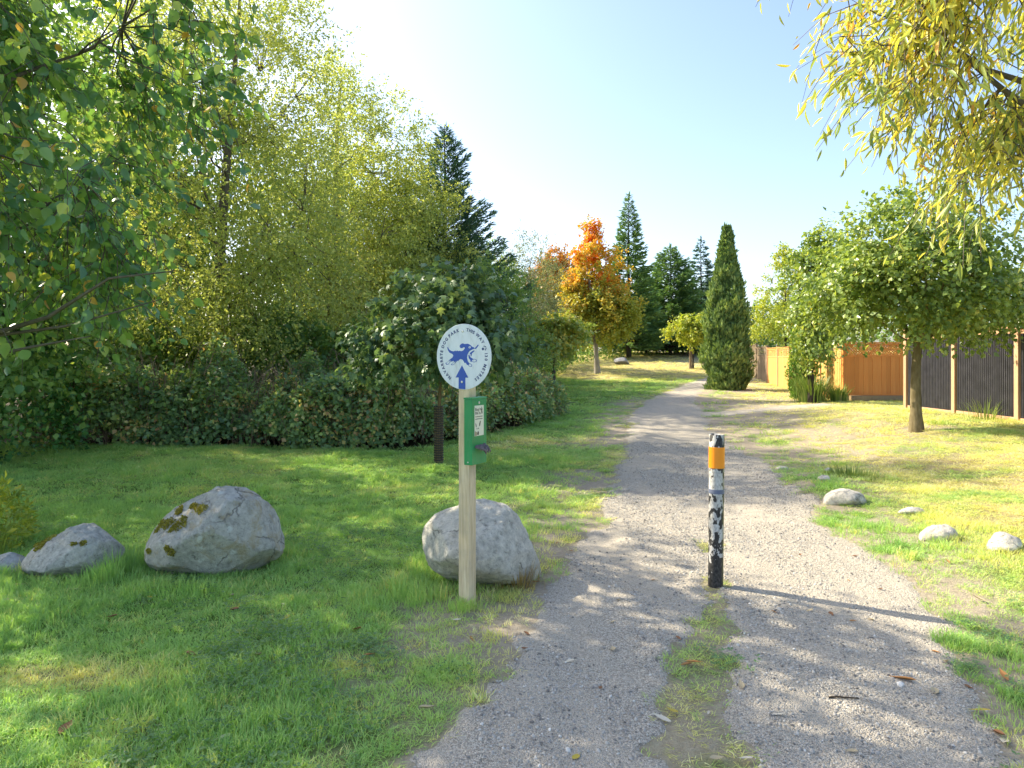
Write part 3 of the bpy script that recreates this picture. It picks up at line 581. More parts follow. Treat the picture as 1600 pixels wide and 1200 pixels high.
make_tree('maple_sapling', 'young maple with drooping dark green leaves, ridged guard on its trunk', (SX, SY), [(.05, 0, 2.4, 1.05, 1.05, .72), (.15, 0, 2.85, .7, .7, .55), (-.62, -.1, 2.0, .75, .7, .42), (.62, -.1, 2.15, .62, .7, .42)], 105, 8, 8, .36, .45, (.135, .115), L_MAPLE, BARK_TAN, 2.7, .043, 61, (.1, 0), droop=.5, tpl='palm', flat=.55, hang=.75, upturn=.25, fork=.45, lowcut=1.62, group='staked young maples')
x2, y2, z2 = G(865, 612)
make_tree('maple_sapling', 'small green maple sapling with dark sleeve far up the lawn', (x2, y2), [(.1, 0, 2.35, 1.5, 1.3, .75), (.0, 0, 2.9, .9, .8, .45)], 75, 10, 7, .35, .4, (.15, .13), L_RIGHT, BARK_DARK, 2.9, .04, 62, (.05, 0), droop=.4, hang=.6, fork=.45, lowcut=1.35, group='staked young maples', tintf=lambda p, r, cl: .75 + cl + r.normal(0, .15, len(p)))
x3, y3 = 11.4, 43.0; z3 = float(gz(x3, y3)); print('SP', x2, y2, z2)
make_tree('lime_sapling', 'pale lime-green young tree partly hidden behind the columnar yew', (x3, y3), [(-.3, 0, 2.3, 1.35, 1.3, .8), (.0, 0, 3.0, .9, .9, .45)], 60, 12, 8, .45, .45, (.17, .13), L_LIME, BARK_DARK, 2.8, .06, 63, upturn=.3, fork=.5)

# ---- right side trees
TX, TY, TZ = G(1432, 672)
make_tree('linden_tree', 'rounded leafy tree with mottled trunk in front of the dark metal fence', (TX, TY), [(.1, .2, 3.05, 2.0, 1.9, 1.0), (.0, 0, 3.75, 1.35, 1.4, .95), (1.7, .2, 2.75, 1.3, 1.3, .75), (-1.2, -.1, 2.75, .95, 1.1, .7), (.1, -.6, 2.35, 1.0, .8, .45)], 290, 11, 9, .5, .5, (.105, .078), L_RIGHT, BARK_MOT, 3.4, .115, 71, (.05, .1), droop=.4, tpl='fold', flat=.6, hang=.5, upturn=.3, fork=.45, lowcut=1.75, group='leafy trees along the fence')
make_tree('linden_tree', 'rounded leafy tree drooping low over the ornamental grass at the fence', (9.3, 21.2), [(.15, 0, 3.3, 1.0, 1.1, 1.8), (.35, 0, 4.6, .8, .9, .9), (-.1, -.2, 2.1, .5, .6, .8)], 115, 12, 9, .42, .42, (.12, .09), L_RIGHT, BARK_DARK, 4.2, .11, 72, upturn=.3, droop=.45, hang=.5, fork=.25, lowcut=.55, group='leafy trees along the fence', tintf=lambda p, r, cl: .5 + cl + r.normal(0, .17, len(p)))
make_tree('honey_locust_tree', 'airy yellow-green tree behind the cedar fence beside the columnar yew', (15.2, 38), [(.0, 0, 4.4, 1.6, 1.5, 2.4), (.4, 0, 6.2, .9, .9, 1.4), (-.7, 0, 3.0, 1.4, 1.2, 1.4)], 85, 12, 9, .6, .6, (.14, .085), L_LIME, BARK_DARK, 6.2, .09, 73, upturn=.6, tintf=lambda p, r, cl: .45 + cl + r.normal(0, .18, len(p)))

def column(name, label, base, h, prof, n, leaf, mat_leaf, seed, spread=.5):
    r = np.random.default_rng(seed); bx, by = base; bz = float(gz(bx, by)) - .05; root = empty(name, (bx, by, bz)); tag(root, label, 'tree')
    tb = Tubes(); tb.add([(0, 0, 0), (0, 0, h * .5), (0, 0, h * .93)], [.11, .07, .01], 8); obj('trunk', tb.mesh('trunk'), BARK_DARK, root)
    f = r.uniform(size=n) ** 1.25; a = r.uniform(0, 6.283, n); pr = np.interp(f, prof[0], prof[1])
    lump = 1 + .46 * (vnoise(a * 2.2, f * 14, seed) - .5) + .42 * (vnoise(a * 5, f * 34, seed + 1) - .5)
    rr = pr * lump * (1 - .35 * r.uniform(size=n) ** 2); o = np.stack([np.cos(a), np.sin(a), 0 * a], -1)
    P_ = o * rr[:, None] + np.stack([0 * a, 0 * a, f * h], -1); ax = norm(o * spread + np.array([0, 0, 1.0]) + r.normal(0, .35, (n, 3)))
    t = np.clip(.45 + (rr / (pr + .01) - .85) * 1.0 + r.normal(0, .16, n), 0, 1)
    k = 26; P2 = np.stack([r.normal(0, .10, k), r.normal(0, .10, k), h * r.uniform(.93, 1.02, k)], -1); P_ = np.concatenate([P_, P2]); ax = np.concatenate([ax, np.stack([r.normal(0, .12, k), r.normal(0, .12, k), np.ones(k)], -1)])
    t = np.concatenate([t, np.full(k, .5)]); o = np.concatenate([o, norm(r.normal(size=(k, 3)))]); s = r.uniform(.6, 1.3, n + k)
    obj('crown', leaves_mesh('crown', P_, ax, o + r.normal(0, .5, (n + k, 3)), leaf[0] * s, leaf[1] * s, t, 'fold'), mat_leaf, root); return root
cx, cy, cz = G(1136, 609)
column('yew_tree', 'tall narrow columnar yew beside the path bend', (cx, cy), 7.0, ([0, .04, .2, .45, .7, .88, 1], [.66, .84, .90, .78, .50, .23, .05]), 16000, (.22, .085), L_CYP, 81)
column('thuja_tree', 'slim bright green thuja in front of the cedar fence', (10.05, 23.6), 3.6, ([0, .1, .5, .85, 1], [.3, .42, .40, .22, .04]), 5000, (.13, .05), L_THUJA, 82, .25)

# overhanging tree with long narrow yellowing leaves: its trunk stands to the right of the view
def ov_t(p, r, cl): return .47 + cl * 1.6 + r.normal(0, .20, len(p)) + .10 * sm(3.0, 5, p[:, 2])
make_tree('willow_oak_tree', 'tree with long narrow yellowing leaves hanging in from above the path', (6.6, 5.6), [(-3.1, .0, 4.25, 1.25, 1.0, .85), (-1.9, .1, 3.75, 1.4, 1.1, .8), (-.2, .2, 5.4, 2.4, 1.8, 1.4), (-2.6, -.2, 5.3, 1.6, 1.2, .8), (-2.0, 0, 3.1, .9, .7, .42)], 210, 8, 9, .42, .5, (.150, .030), L_WILLOW, BARK_GREY, 5.8, .16, 91, (-.3, 0), droop=.6, tpl='lance', flat=.3, hang=.75, upturn=.15, twigs=True, fork=.4, tintf=ov_t, shell=.35)

# ------------------------------------------------------------------ brambles, ivy, weeds, ornamental grass
def thicket(name, label, pts, hgt, wid, n, leaf, mat_leaf, seed, canes=60, tpl='fold', cat='bramble', group=None, dead=.35, rag=.35, brown=.04):
    """a leafy bank along a line on the ground"""
    r = np.random.default_rng(seed); pts = np.array(pts, float); ox, oy = pts.mean(0); oz = float(gz(ox, oy)); root = empty(name, (ox, oy, oz)); tag(root, label, cat, group)
    sg = np.linalg.norm(np.diff(pts, axis=0), axis=1); cum = np.concatenate([[0], np.cumsum(sg)]); tot = cum[-1]
    def at(sv): return np.stack([np.interp(sv, cum, pts[:, 0]), np.interp(sv, cum, pts[:, 1])], -1)
    def make(n, lift=0):
        sv = r.uniform(-.35, tot + .35, n); a = np.where(r.uniform(size=n) < .55, np.arccos(r.uniform(-1, 1, n)), np.pi - r.uniform(0, 1.2, n) ** 1.3); a = np.where((r.uniform(size=n) < .5) & (a > 2), np.pi - a, a); e = .55 + .45 * sm(-.35, .6, sv) * sm(-.35, .6, tot - sv)
        c = at(np.clip(sv, 0, tot)); tg = norm(at(np.clip(sv + .3, 0, tot)) - at(np.clip(sv - .3, 0, tot))); nrm = np.stack([tg[:, 1], -tg[:, 0]], -1)
        lump = 1 + rag * 1.6 * (fbm(sv * .9, a * 1.5, seed) - .5) + rag * 1.2 * (fbm(sv * 3.1, a * 3.5, seed + 3) - .5); dep = 1 - .38 * r.uniform(size=n) ** 1.8
        off = np.cos(a) * wid * lump * dep * (.6 + .4 * e); z = np.sin(a) ** .62 * (1 - .8 * r.uniform(size=n) ** 2.5 * (np.sin(a) < .75)) * hgt * e * lump * dep
        xy = c + nrm * off[:, None] + tg * (np.minimum(sv, 0) + np.maximum(sv - tot, 0))[:, None]
        o = np.concatenate([nrm * np.cos(a)[:, None], np.sin(a)[:, None]], 1)
        return np.concatenate([xy, (gz(xy[:, 0], xy[:, 1]) + z + lift)[:, None]], 1) - (ox, oy, oz), o, z, sv
    P_, o, z, sv = make(n)
    low = 1 - sm(.05, .55, z / hgt); bald = sm(.50, .62, fbm(sv * .8 + 3, z * 1.2, seed + 9)); ok = r.uniform(size=n) > np.clip(low * dead + bald * (.25 + .75 * low) * dead * 2.2, 0, .93)
    P_, o, z, sv = P_[ok], o[ok], z[ok], sv[ok]; n = len(P_); s = r.uniform(.6, 1.25, n)
    t = np.clip(.36 + .22 * (fbm(sv * 1.3, z * 2, seed + 5) - .5) * 2 + r.normal(0, .15, n), 0, .88); t = np.where(r.uniform(size=n) < brown * (.4 + 1.6 * sm(.45, .65, fbm(sv * 2.1, z * 2.5, seed + 8))), r.uniform(.86, 1, n), t)
    obj('foliage', leaves_mesh('foliage', P_, o * .7 + r.normal(0, .6, (n, 3)) + np.array([0, 0, -.3]), o + r.normal(0, .45, (n, 3)) + np.array([0, 0, .5]), leaf[0] * s, leaf[1] * s, t, tpl), mat_leaf, root)['kind'] = 'stuff'
    if canes:
        Pc, oc, zc_, svc = make(canes); bb = Tubes()
        for i in range(canes):
            k = Pc[i] * 1.0 + oc[i] * r.uniform(-.15, .12); d = norm(np.array([oc[i, 0], oc[i, 1], .0]) + r.normal(0, .5, 3)); L = r.uniform(.4, 1.1); t_ = np.linspace(0, 1, 6)[:, None]; h_ = r.uniform(.15, .6) * hgt
            g0 = k - d * L * .5; g0[2] = max(g0[2] - .3, 0); pp = g0 + d * L * t_ * .8 + np.array([0, 0, 1.0]) * (h_ * np.sin(t_ * 2.4)); bb.add(pp + r.normal(0, .02, (6, 3)), np.linspace(r.uniform(.005, .010), .002, 6), 4)
        obj('canes', bb.mesh('canes'), BARK_CANE, root)['kind'] = 'stuff'
    return root
gb = 'bramble banks along the wood edge'
thicket('bramble_thicket', 'dense dark bramble bank at the shaded far end of the lawn', [(-8.9, 13.4), (-7.4, 13.5), (-5.2, 13.65)], 1.45, .85, 30000, (.10, .075), L_BRAMBLE, 101, 620, group=gb, rag=.62, brown=.10)
thicket('bramble_thicket', 'bramble bank with dead grey canes behind the young maple', [(-5.0, 13.65), (-3.8, 13.75), (-1.9, 14.5)], 1.5, .85, 30000, (.10, .075), L_BRAMBLE, 102, 700, group=gb, rag=.62, brown=.12)
thicket('bramble_thicket', 'lower bramble bank with dry grass behind the sign post', [(-1.75, 14.8), (-.9, 16.2), (.1, 18.0), (.8, 19.9)], 1.2, .8, 22000, (.10, .075), L_BRAMBLE, 103, 480, group=gb, rag=.62, brown=.13)
thicket('bramble_thicket', 'tall leafy scrub under the birches behind the bramble bank', [(-10, 15.6), (-6.5, 15.9), (-3, 17), (-.6, 19.5)], 2.4, 1.0, 34000, (.13, .10), L_WOOD, 104, 120, group='scrub under the trees')
thicket('bramble_thicket', 'scrub at the foot of the firs and maples by the meadow', [(-.5, 31), (2.5, 46), (8, 55), (12.5, 59), (18, 64), (26, 66)], 2.3, 1.6, 20000, (.22, .16), L_WOOD, 105, 0, group='scrub under the trees', dead=0)
thicket('bramble_thicket', 'scrub closing the view behind the fence and the far trees', [(14, 62), (24, 58), (32, 44), (36, 30)], 4.2, 1.8, 22000, (.28, .20), L_WOOD, 106, 0, group='scrub under the trees', dead=0)
thicket('ivy_thicket', 'ivy covered bush at the lawn edge below the poplar boughs', [(-9.2, 9.4), (-8.5, 11.2), (-9.1, 12.8)], 2.9, 1.05, 16000, (.09, .08), L_IVY, 107, 60, cat='bush', dead=.1)
thicket('weed_clump', 'leafy pale green weed clump leaning in beside the small boulder', [(-5.0, 6.6), (-4.85, 6.2)], .75, .34, 1100, (.085, .03), L_LIME, 108, 0, cat='weeds', dead=0, rag=.6)

def fountain_grass(name, label, loc, n, h, rad, mat_leaf, seed, cat='grass clump', wid=.008, lean=.9, parts=1):
    r = np.random.default_rng(seed); root = empty(name, (loc[0], loc[1], float(gz(loc[0], loc[1])) - .02)); tag(root, label, cat)
    a = r.uniform(0, 6.283, n); d = rad * .5 * np.sqrt(r.uniform(size=n)); hh = h * r.uniform(.55, 1.05, n); ln = lean * r.uniform(.1, 1.0, n) * hh * .8
    o = np.stack([np.cos(a), np.sin(a), 0 * a], -1); b = o * d[:, None] * r.uniform(.5, 1.5, (n, 1)); sd_ = np.stack([-np.sin(a), np.cos(a), 0 * a], -1); V = []
    for t in (0, .35, .7, 1.0):
        c = b + o * (ln * t ** 2)[:, None]; c[:, 2] += hh * (t * 1.15 - .35 * t ** 2.2 * (ln / hh)) ; wd = wid * (1 - .85 * t ** 2)
        V += [c - sd_ * wd, c + sd_ * wd]
    V = np.stack(V, 1).reshape(-1, 3); q = np.array([[0, 1, 3, 2], [2, 3, 5, 4], [4, 5, 7, 6]]); Fc = (q[None] + (np.arange(n) * 8)[:, None, None]).reshape(-1, 4)
    obj('blades', npmesh('blades', V, Fc, {'tint': np.repeat(np.clip(.45 + r.normal(0, .2, n), 0, 1), 8)}), mat_leaf, root)['kind'] = 'stuff'
    return root
L_BLADE = leaf_mat('tall_blade', [(0, (.055, .11, .02)), (.5, (.13, .19, .04)), (.85, (.24, .26, .07)), (1, (.40, .34, .16))], .35)
ox, oy, oz = G(1268, 628)
fountain_grass('ornamental_grass', 'big arching ornamental grass clump at the foot of the cedar fence', (ox, oy), 600, .85, .8, L_BLADE, 111, wid=.014)
fountain_grass('ornamental_grass', 'smaller grass clump beside the corner post of the cedar fence', (ox + .75, oy - .2), 260, .55, .5, L_BLADE, 112, wid=.012)
fountain_grass('long_grass', 'long uncut grass tuft beside the smallest boulder', (-4.75, 6.0), 260, .34, .6, L_BLADE, 113, wid=.005)
fountain_grass('long_grass', 'thin weeds growing against the dark metal fence', (10.35, 14.9), 90, .5, .8, L_BLADE, 114, wid=.006)
x_, y_, z_ = G(1330, 745)
fountain_grass('long_grass', 'lush green grass tuft behind the flat rock', (x_, y_), 420, .13, .8, L_BLADE, 115, wid=.005)
x_, y_, z_ = G(812, 922)
fountain_grass('long_grass', 'brown withered grass tuft against the foot of the rounded boulder', (x_, y_ + .09), 260, .20, .3, leaf_mat('withered_blade', [(0, (.18, .13, .05)), (1, (.36, .26, .10))], .2), 116, wid=.003)
# ------------------------------------------------------------------ boulders and rocks
def boulder(name, label, base, poly, cz, depth, ppm, mat_, seed, px0, py0, p=9, nz=.05, tilt=.25, sub=6, cat='boulder', group=None, facets=9):
    """poly: outline in photo pixels; base: x, y of its foot on the ground"""
    r = random.Random(seed); bx, by = base; bz = float(gz(bx, by))
    pl = [((a - px0) / ppm, (py0 - b) / ppm) for a, b in poly]; planes = []
    for i in range(len(pl)):
        (x0, z0), (x1, z1) = pl[i], pl[(i + 1) % len(pl)]; nx_, nz_ = (z1 - z0), -(x1 - x0); l = math.hypot(nx_, nz_); nx_, nz_ = nx_ / l, nz_ / l
        hh = nx_ * x0 + nz_ * (z0 - cz)
        if hh < 0: nx_, nz_, hh = -nx_, -nz_, -hh
        planes.append((Vector((nx_, 0, nz_)), max(hh, .03)))
        for sg in (-1, 1): planes.append((Vector((nx_, sg * r.uniform(.45, .9), nz_)).normalized(), max(hh, .03) * r.uniform(.92, 1.06)))
    for sg in (-1, 1):
        planes.append((Vector((r.uniform(-.2, .2), sg, tilt)).normalized(), depth)); planes.append((Vector((r.uniform(-.6, .6), sg, -.3 * r.random())).normalized(), depth * 1.05))
    bm = bmesh.new(); bmesh.ops.create_icosphere(bm, subdivisions=sub, radius=1)
    from mathutils import noise as mn
    for v_ in bm.verts:
        d = v_.co.normalized(); t = sum((max(0.0, d.dot(n_)) / h_) ** p for n_, h_ in planes); rad = t ** (-1 / p)
        q = d * 2.2 + Vector((seed, 0, 0)); rad *= 1 + nz * mn.fractal(q, 1.0, 2.0, 4) + nz * .5 * (abs(mn.noise(q * 2.6 + Vector((7, 3, 1)))) - .2) + nz * .35 * mn.fractal(q * 5, 1.0, 2.1, 3) - nz * .5 * max(0, mn.noise(q * 1.7) - .25)
        v_.co = d * rad + Vector((0, 0, cz))
    for _ in range(facets):                                   # broken faces
        n_ = Vector((r.gauss(0, 1), r.gauss(-.5, .8), r.gauss(.3, .7))).normalized(); hs = max((v_.co - Vector((0, 0, cz))).dot(n_) for v_ in bm.verts) * r.uniform(.80, .92)
        for v_ in bm.verts:
            e_ = (v_.co - Vector((0, 0, cz))).dot(n_) - hs
            if e_ > 0: v_.co -= n_ * e_ * (.86 + .06 * mn.noise(v_.co * 9))
    me = bpy.data.meshes.new(name); bm.to_mesh(me); bm.free(); me.polygons.foreach_set('use_smooth', [True] * len(me.polygons))
    o = obj(name, me, mat_, None, (bx, by, bz)); return tag(o, label, cat, group)
def moss_pad(parent, name, spots, mat_, seed):
    """small cushions of moss sitting on the skin of a boulder: spots = (dx, dz, size) seen from the front"""
    r = np.random.default_rng(seed); me0 = parent.data; co = np.array([v_.co for v_ in me0.vertices]); nn = np.array([v_.normal for v_ in me0.vertices]); front = nn[:, 1] < -.22; co, nn = co[front], nn[front]
    for (dx, dz, s, rt) in spots:
        i = np.argmin((co[:, 0] - dx) ** 2 + (co[:, 2] - dz) ** 2); c = co[i]; ok = np.linalg.norm((co - c) * (1, 1, 1 * rt), axis=1) < s; cc, cn = co[ok], nn[ok]
        if len(cc) < 3: continue
        k = int(500 * s / .05); j = r.integers(0, len(cc), k); P_ = cc[j] + r.normal(0, .006, (k, 3)); edge = np.clip(1 - np.linalg.norm((P_ - c) * (1, 1, rt), axis=1) / s, 0, 1)
        okk = fbm(P_[:, 0] * 30 + 5, P_[:, 2] * 30, seed) < .32 + edge * .9; P_, j = P_[okk], j[okk]; k = len(P_)
        if k < 3: continue
        o = obj(name, leaves_mesh(name, P_ + cn[j] * .002, cn[j] + r.normal(0, .7, (k, 3)), r.normal(size=(k, 3)), r.uniform(.008, .018, k), r.uniform(.006, .012, k), np.clip(r.normal(.5, .25, k), 0, 1), 'fold'), mat_, parent); o['kind'] = 'stuff'
L_MOSS = leaf_mat('moss', [(0, (.10, .095, .02)), (.5, (.20, .18, .03)), (1, (.34, .30, .07))], .15, rough=.9, spec=.1)
gbo = 'boulders along the lawn edge'
b1 = boulder('boulder', 'largest mossy grey boulder in the lawn, moss cushions on its crown', (-2.43, 5.62), [(228, 838), (262, 802), (345, 763), (378, 770), (420, 806), (436, 838), (430, 880), (395, 906), (300, 912), (236, 902), (226, 860)], .33, .42, 192.6, rock_mat('granite_grey', (.45, .425, .375), 0, .75, .45, 1.3), 7, 331, 897, p=20, nz=.06, group=gbo)
moss_pad(b1, 'moss', [(-.39, .375, .07, 1), (-.30, .40, .075, 1), (-.165, .42, .085, 1.1), (-.22, .395, .05, 1), (-.03, .53, .075, 1.4), (-.10, .545, .05, 1.5), (-.25, .49, .05, 1), (-.20, .27, .03, 1), (-.17, .25, .04, 1), (-.40, .22, .03, 1)], L_MOSS, 3)
b2 = boulder('boulder', 'low wedge-shaped boulder with a few moss spots left of the largest', (-3.55, 5.55), [(46, 878), (66, 852), (100, 834), (140, 815), (152, 819), (180, 830), (207, 866), (188, 888), (140, 908), (70, 905)], .13, .40, 192.6, rock_mat('granite_pale', (.46, .435, .385), 0, .4, .15, 4.1), 12, 128, 895, p=12, nz=.07, group=gbo)
moss_pad(b2, 'moss', [(-.20, .24, .06, .6), (-.14, .28, .05, .7), (-.28, .24, .03, 1), (.12, .27, .035, 2), (.18, .28, .03, 1)], L_MOSS, 4)
boulder('boulder', 'smallest boulder, just a grey tip showing in the grass', (-4.12, 5.55), [(-34, 896), (-12, 880), (16, 872), (42, 886), (50, 908), (0, 914)], .06, .20, 190, rock_mat('granite_dark', (.40, .395, .385), 0, .3, .1, 8.2), 15, 8, 903, sub=5, group=gbo)
b3 = boulder('boulder', 'smooth rounded pale boulder standing behind the sign post', (-.25, 5.42), [(652, 838), (668, 812), (700, 792), (745, 778), (775, 782), (815, 806), (838, 846), (852, 882), (853, 918), (800, 922), (720, 918), (690, 905), (662, 876)], .30, .43, 197.0, rock_mat('granite_smooth', (.54, .505, .43), 0, .25, .10, 6.6), 21, 752, 909, p=12, nz=.04, group=gbo, facets=4)
gr = 'flat rocks set in the bank beside the path'
for (lb, cxp, cyp, w_, h_, d_, sd_) in (('largest flat pale rock in the grassy bank', 1318, 785, 74, 34, .30, 3), ('small rounded rock just behind the largest flat one', 1288, 750, 26, 13, .13, 4), ('small pale rock at the top of the bank, partly in grass', 1294, 737, 18, 9, .10, 5),
                                ('low pale slab sunk in the bank behind the pointed rock', 1427, 801, 52, 13, .16, 6), ('pointed pale rock with a reddish face on the bank', 1467, 842, 64, 36, .20, 7), ('rough broken rock at the edge of the bank', 1570, 856, 54, 40, .22, 8),
                                ('small pale stone at the gravel edge', 1222, 733, 22, 8, .12, 9)):
    X, Y, Z = G(cxp, cyp); pp = F / Y; r = random.Random(sd_)
    pl = [(-w_ / 2, -h_ * .15), (-w_ * .38, h_ * r.uniform(.4, .6)), (-w_ * .1, h_ * r.uniform(.85, 1)), (w_ * .22, h_ * r.uniform(.7, 1)), (w_ * .42, h_ * r.uniform(.4, .6)), (w_ / 2, -h_ * .2), (0, -h_ * .35)]
    boulder('rock', lb, (X, Y), [(a, -b * .72) for a, b in pl], h_ * .2 / pp, d_, pp, rock_mat('rock_pale_%d' % sd_, (.58, .53, .46), 0, .2, .2, sd_ * 2.2), sd_, 0, 0, p=14, nz=.10, sub=4, cat='rock', group=gr)
X, Y = 7.35, 46.0
boulder('boulder', 'far grey boulder on the meadow below the tall fir', (X, Y), [(956, 566), (960, 557), (972, 554), (982, 558), (985, 567)], .25, .5, F / Y, rock_mat('granite_far', (.30, .30, .31), 0, .3, .1, 2.2), 31, 970, 567, sub=4)

# ------------------------------------------------------------------ sign post with disc, and the bag dispenser on it
PX, PY, PZ = -.318, 4.86, float(gz(-.318, 4.86))
post = empty('sign_post', (PX, PY, PZ), R(-30)); tag(post, 'pale timber post carrying a round blue and white dog park sign', 'sign')
obj('timber', box(.089, .089, 1.98, (0, 0, .89), .004), MAT_POST, post)          # local -y is the face with the disc, local +x the face with the dispenser
RD = .232; ZD = 1.752 - PZ; disc_e = lathe([(RD - .002, 0), (RD, .001), (RD, .003), (RD - .002, .004)], 72)
bm = bmesh.new(); bm.from_mesh(disc_e); bm.faces.new([v_ for v_ in bm.verts][:72][::-1]); bm.to_mesh(disc_e); bm.free()
disc = obj('sign_disc', disc_e, MAT_SIGN, post, (0, -.0455, ZD), (R(90), 0, 0))
def flat(name, pts, m_, z, parent=disc, sc=RD):
    return obj(name, mesh(name, [(a * sc, b * sc, 0) for a, b in pts], [tuple(range(len(pts)))]), m_, parent, (0, 0, z))
flat('arrow', [(-.05, -.26), (-.29, -.635), (-.175, -.635), (-.175, -.978), (.075, -.99), (.075, -.635), (.18, -.635)], MAT_BLUE, .0052)
def cr(pts): return [((a - 487) / 425, -(b - 610) / 525) for a, b in pts]
dog = cr([(232, 458), (244, 455), (262, 492), (300, 518), (335, 524), (362, 512), (372, 522), (395, 510), (405, 522), (430, 514), (455, 522), (482, 512), (500, 492), (512, 470), (496, 456), (470, 472), (445, 474), (428, 450), (434, 422), (470, 396), (490, 400), (500, 408), (560, 404), (596, 424), (620, 450), (655, 466), (662, 482), (630, 494), (600, 510), (585, 518), (566, 545), (550, 580), (544, 630), (556, 680), (582, 716), (566, 744), (542, 740), (524, 706), (506, 712), (494, 688), (478, 660), (444, 646), (420, 662), (408, 680), (392, 674), (372, 700), (360, 682), (345, 692), (330, 676), (296, 692), (288, 664), (268, 656), (318, 622), (330, 588), (314, 566), (270, 545), (246, 510)])
flat('dog_emblem', dog, MAT_BLUE, .0052)
flat('dog_emblem', cr([(566, 585), (580, 578), (590, 612), (636, 644), (628, 660), (612, 694), (596, 690), (594, 664), (570, 630)]), MAT_BLUE, .0052)
flat('dog_emblem', cr([(590, 548), (640, 512), (664, 516), (620, 556), (612, 600), (598, 604), (604, 570), (588, 574)]), MAT_BLUE, .0052)
flat('stick', cr([(662, 478), (712, 420), (724, 428), (678, 492)]), MAT_BLUE, .0054)
def ring(pts, w_):
    n_ = len(pts); c = (sum(a for a, b in pts) / n_, sum(b for a, b in pts) / n_); V = [(a * RD, b * RD, 0) for a, b in pts]
    inn = [((a + (c[0] - a) * w_) * RD, (b + (c[1] - b) * w_) * RD, 0) for a, b in pts]; return mesh('paw', V + inn, [(i, (i + 1) % n_, n_ + (i + 1) % n_, n_ + i) for i in range(n_)])
for pw in ([(624, 650), (660, 644), (694, 660), (690, 688), (650, 700), (618, 688), (646, 674)], [(564, 730), (590, 716), (622, 738), (618, 768), (590, 772), (566, 756)], [(286, 664), (262, 668), (236, 694), (204, 712), (214, 738), (250, 736), (280, 700)], [(362, 690), (336, 696), (304, 722), (292, 736), (312, 748), (346, 732), (368, 706)]):
    obj('dog_paw', ring(cr(pw), .26), MAT_BLUE, disc, (0, 0, .0052))
eye = [(.235 + .042 * math.cos(a), .285 + .034 * math.sin(a)) for a in np.linspace(0, 6.283, 13)[:-1]]; flat('dog_eye', eye, MAT_SIGN, .0060)
flat('dog_eye', [(.235 + .018 * math.cos(a), .285 + .014 * math.sin(a)) for a in np.linspace(0, 6.283, 9)[:-1]], MAT_BLUE, .0064)
PAW = (.735, .245); paw = [(0, -.03, .042)] + [(.052 * math.cos(a), .048 * math.sin(a) + .0, .020) for a in (R(165), R(115), R(62), R(12))]
for k, (a, b, rr) in enumerate(paw):
    th = R(-65); ca, sa = math.cos(th), math.sin(th); a, b = a * 1.15, (b + (0 if k == 0 else .022)) * 1.15
    flat('paw_print', [(PAW[0] + a * ca - b * sa + rr * math.cos(t), PAW[1] + a * sa + b * ca + rr * math.sin(t)) for t in np.linspace(0, 6.283, 11)[:-1]], MAT_NAVY, .0052)
def glyph(ch, bold=.034):
    cu = bpy.data.curves.new('t', 'FONT'); cu.body = ch; cu.size = 1; cu.offset = bold; cu.fill_mode = 'FRONT'; cu.resolution_u = 3
    o = bpy.data.objects.new('t', cu); COL.objects.link(o); dg = bpy.context.evaluated_depsgraph_get(); me = bpy.data.meshes.new_from_object(o.evaluated_get(dg)); bpy.data.objects.remove(o); bpy.data.curves.remove(cu)
    V = np.array([v_.co for v_ in me.vertices]).reshape(-1, 3); Fc = [tuple(p.vertices) for p in me.polygons]; bpy.data.meshes.remove(me); return V, Fc
GC = {}
def gl(ch):
    if ch not in GC: GC[ch] = glyph(ch)
    return GC[ch]
def arc_text(name, s, a0, a1, rad, size, m_, parent, z):
    ws = [.34 if c == ' ' else float(np.ptp(gl(c)[0][:, 0])) + .13 for c in s]; tot = sum(ws); pos = 0; V = []; Fc = []
    for c, w_ in zip(s, ws):
        a = a0 + (a1 - a0) * (pos + w_ / 2) / tot; pos += w_
        if c == ' ': continue
        gv, gf = gl(c); gv = gv.copy(); gv[:, 0] -= (gv[:, 0].min() + gv[:, 0].max()) / 2; gv[:, 1] -= .35; gv *= size; th = a - math.pi / 2; k = len(V)
        for q in gv: V.append((rad * math.cos(a) + q[0] * math.cos(th) - q[1] * math.sin(th), rad * math.sin(a) + q[0] * math.sin(th) + q[1] * math.cos(th), 0))
        Fc += [tuple(i + k for i in f) for f in gf]
    return obj(name, mesh(name, V, Fc), m_, parent, (0, 0, z))
arc_text('lettering', 'NAVARRETE DOG PARK', R(236), R(100), RD * .825, .0310, MAT_NAVY, disc, .0052)
arc_text('lettering', 'THIS WAY', R(83), R(28), RD * .825, .0310, MAT_NAVY, disc, .0052)
arc_text('lettering', '130', R(8), R(-10), RD * .825, .0310, MAT_NAVY, disc, .0052); arc_text('lettering', 'METRES', R(-15), R(-60), RD * .825, .0310, MAT_NAVY, disc, .0052)
for (a, b) in ((-.02, .775), (-.05, -.77)): obj('screw', lathe([(.0085, 0), (.0085, .002), (.005, .0035)], 14), MAT_SCREW, disc, (a * RD, b * RD, .0055))
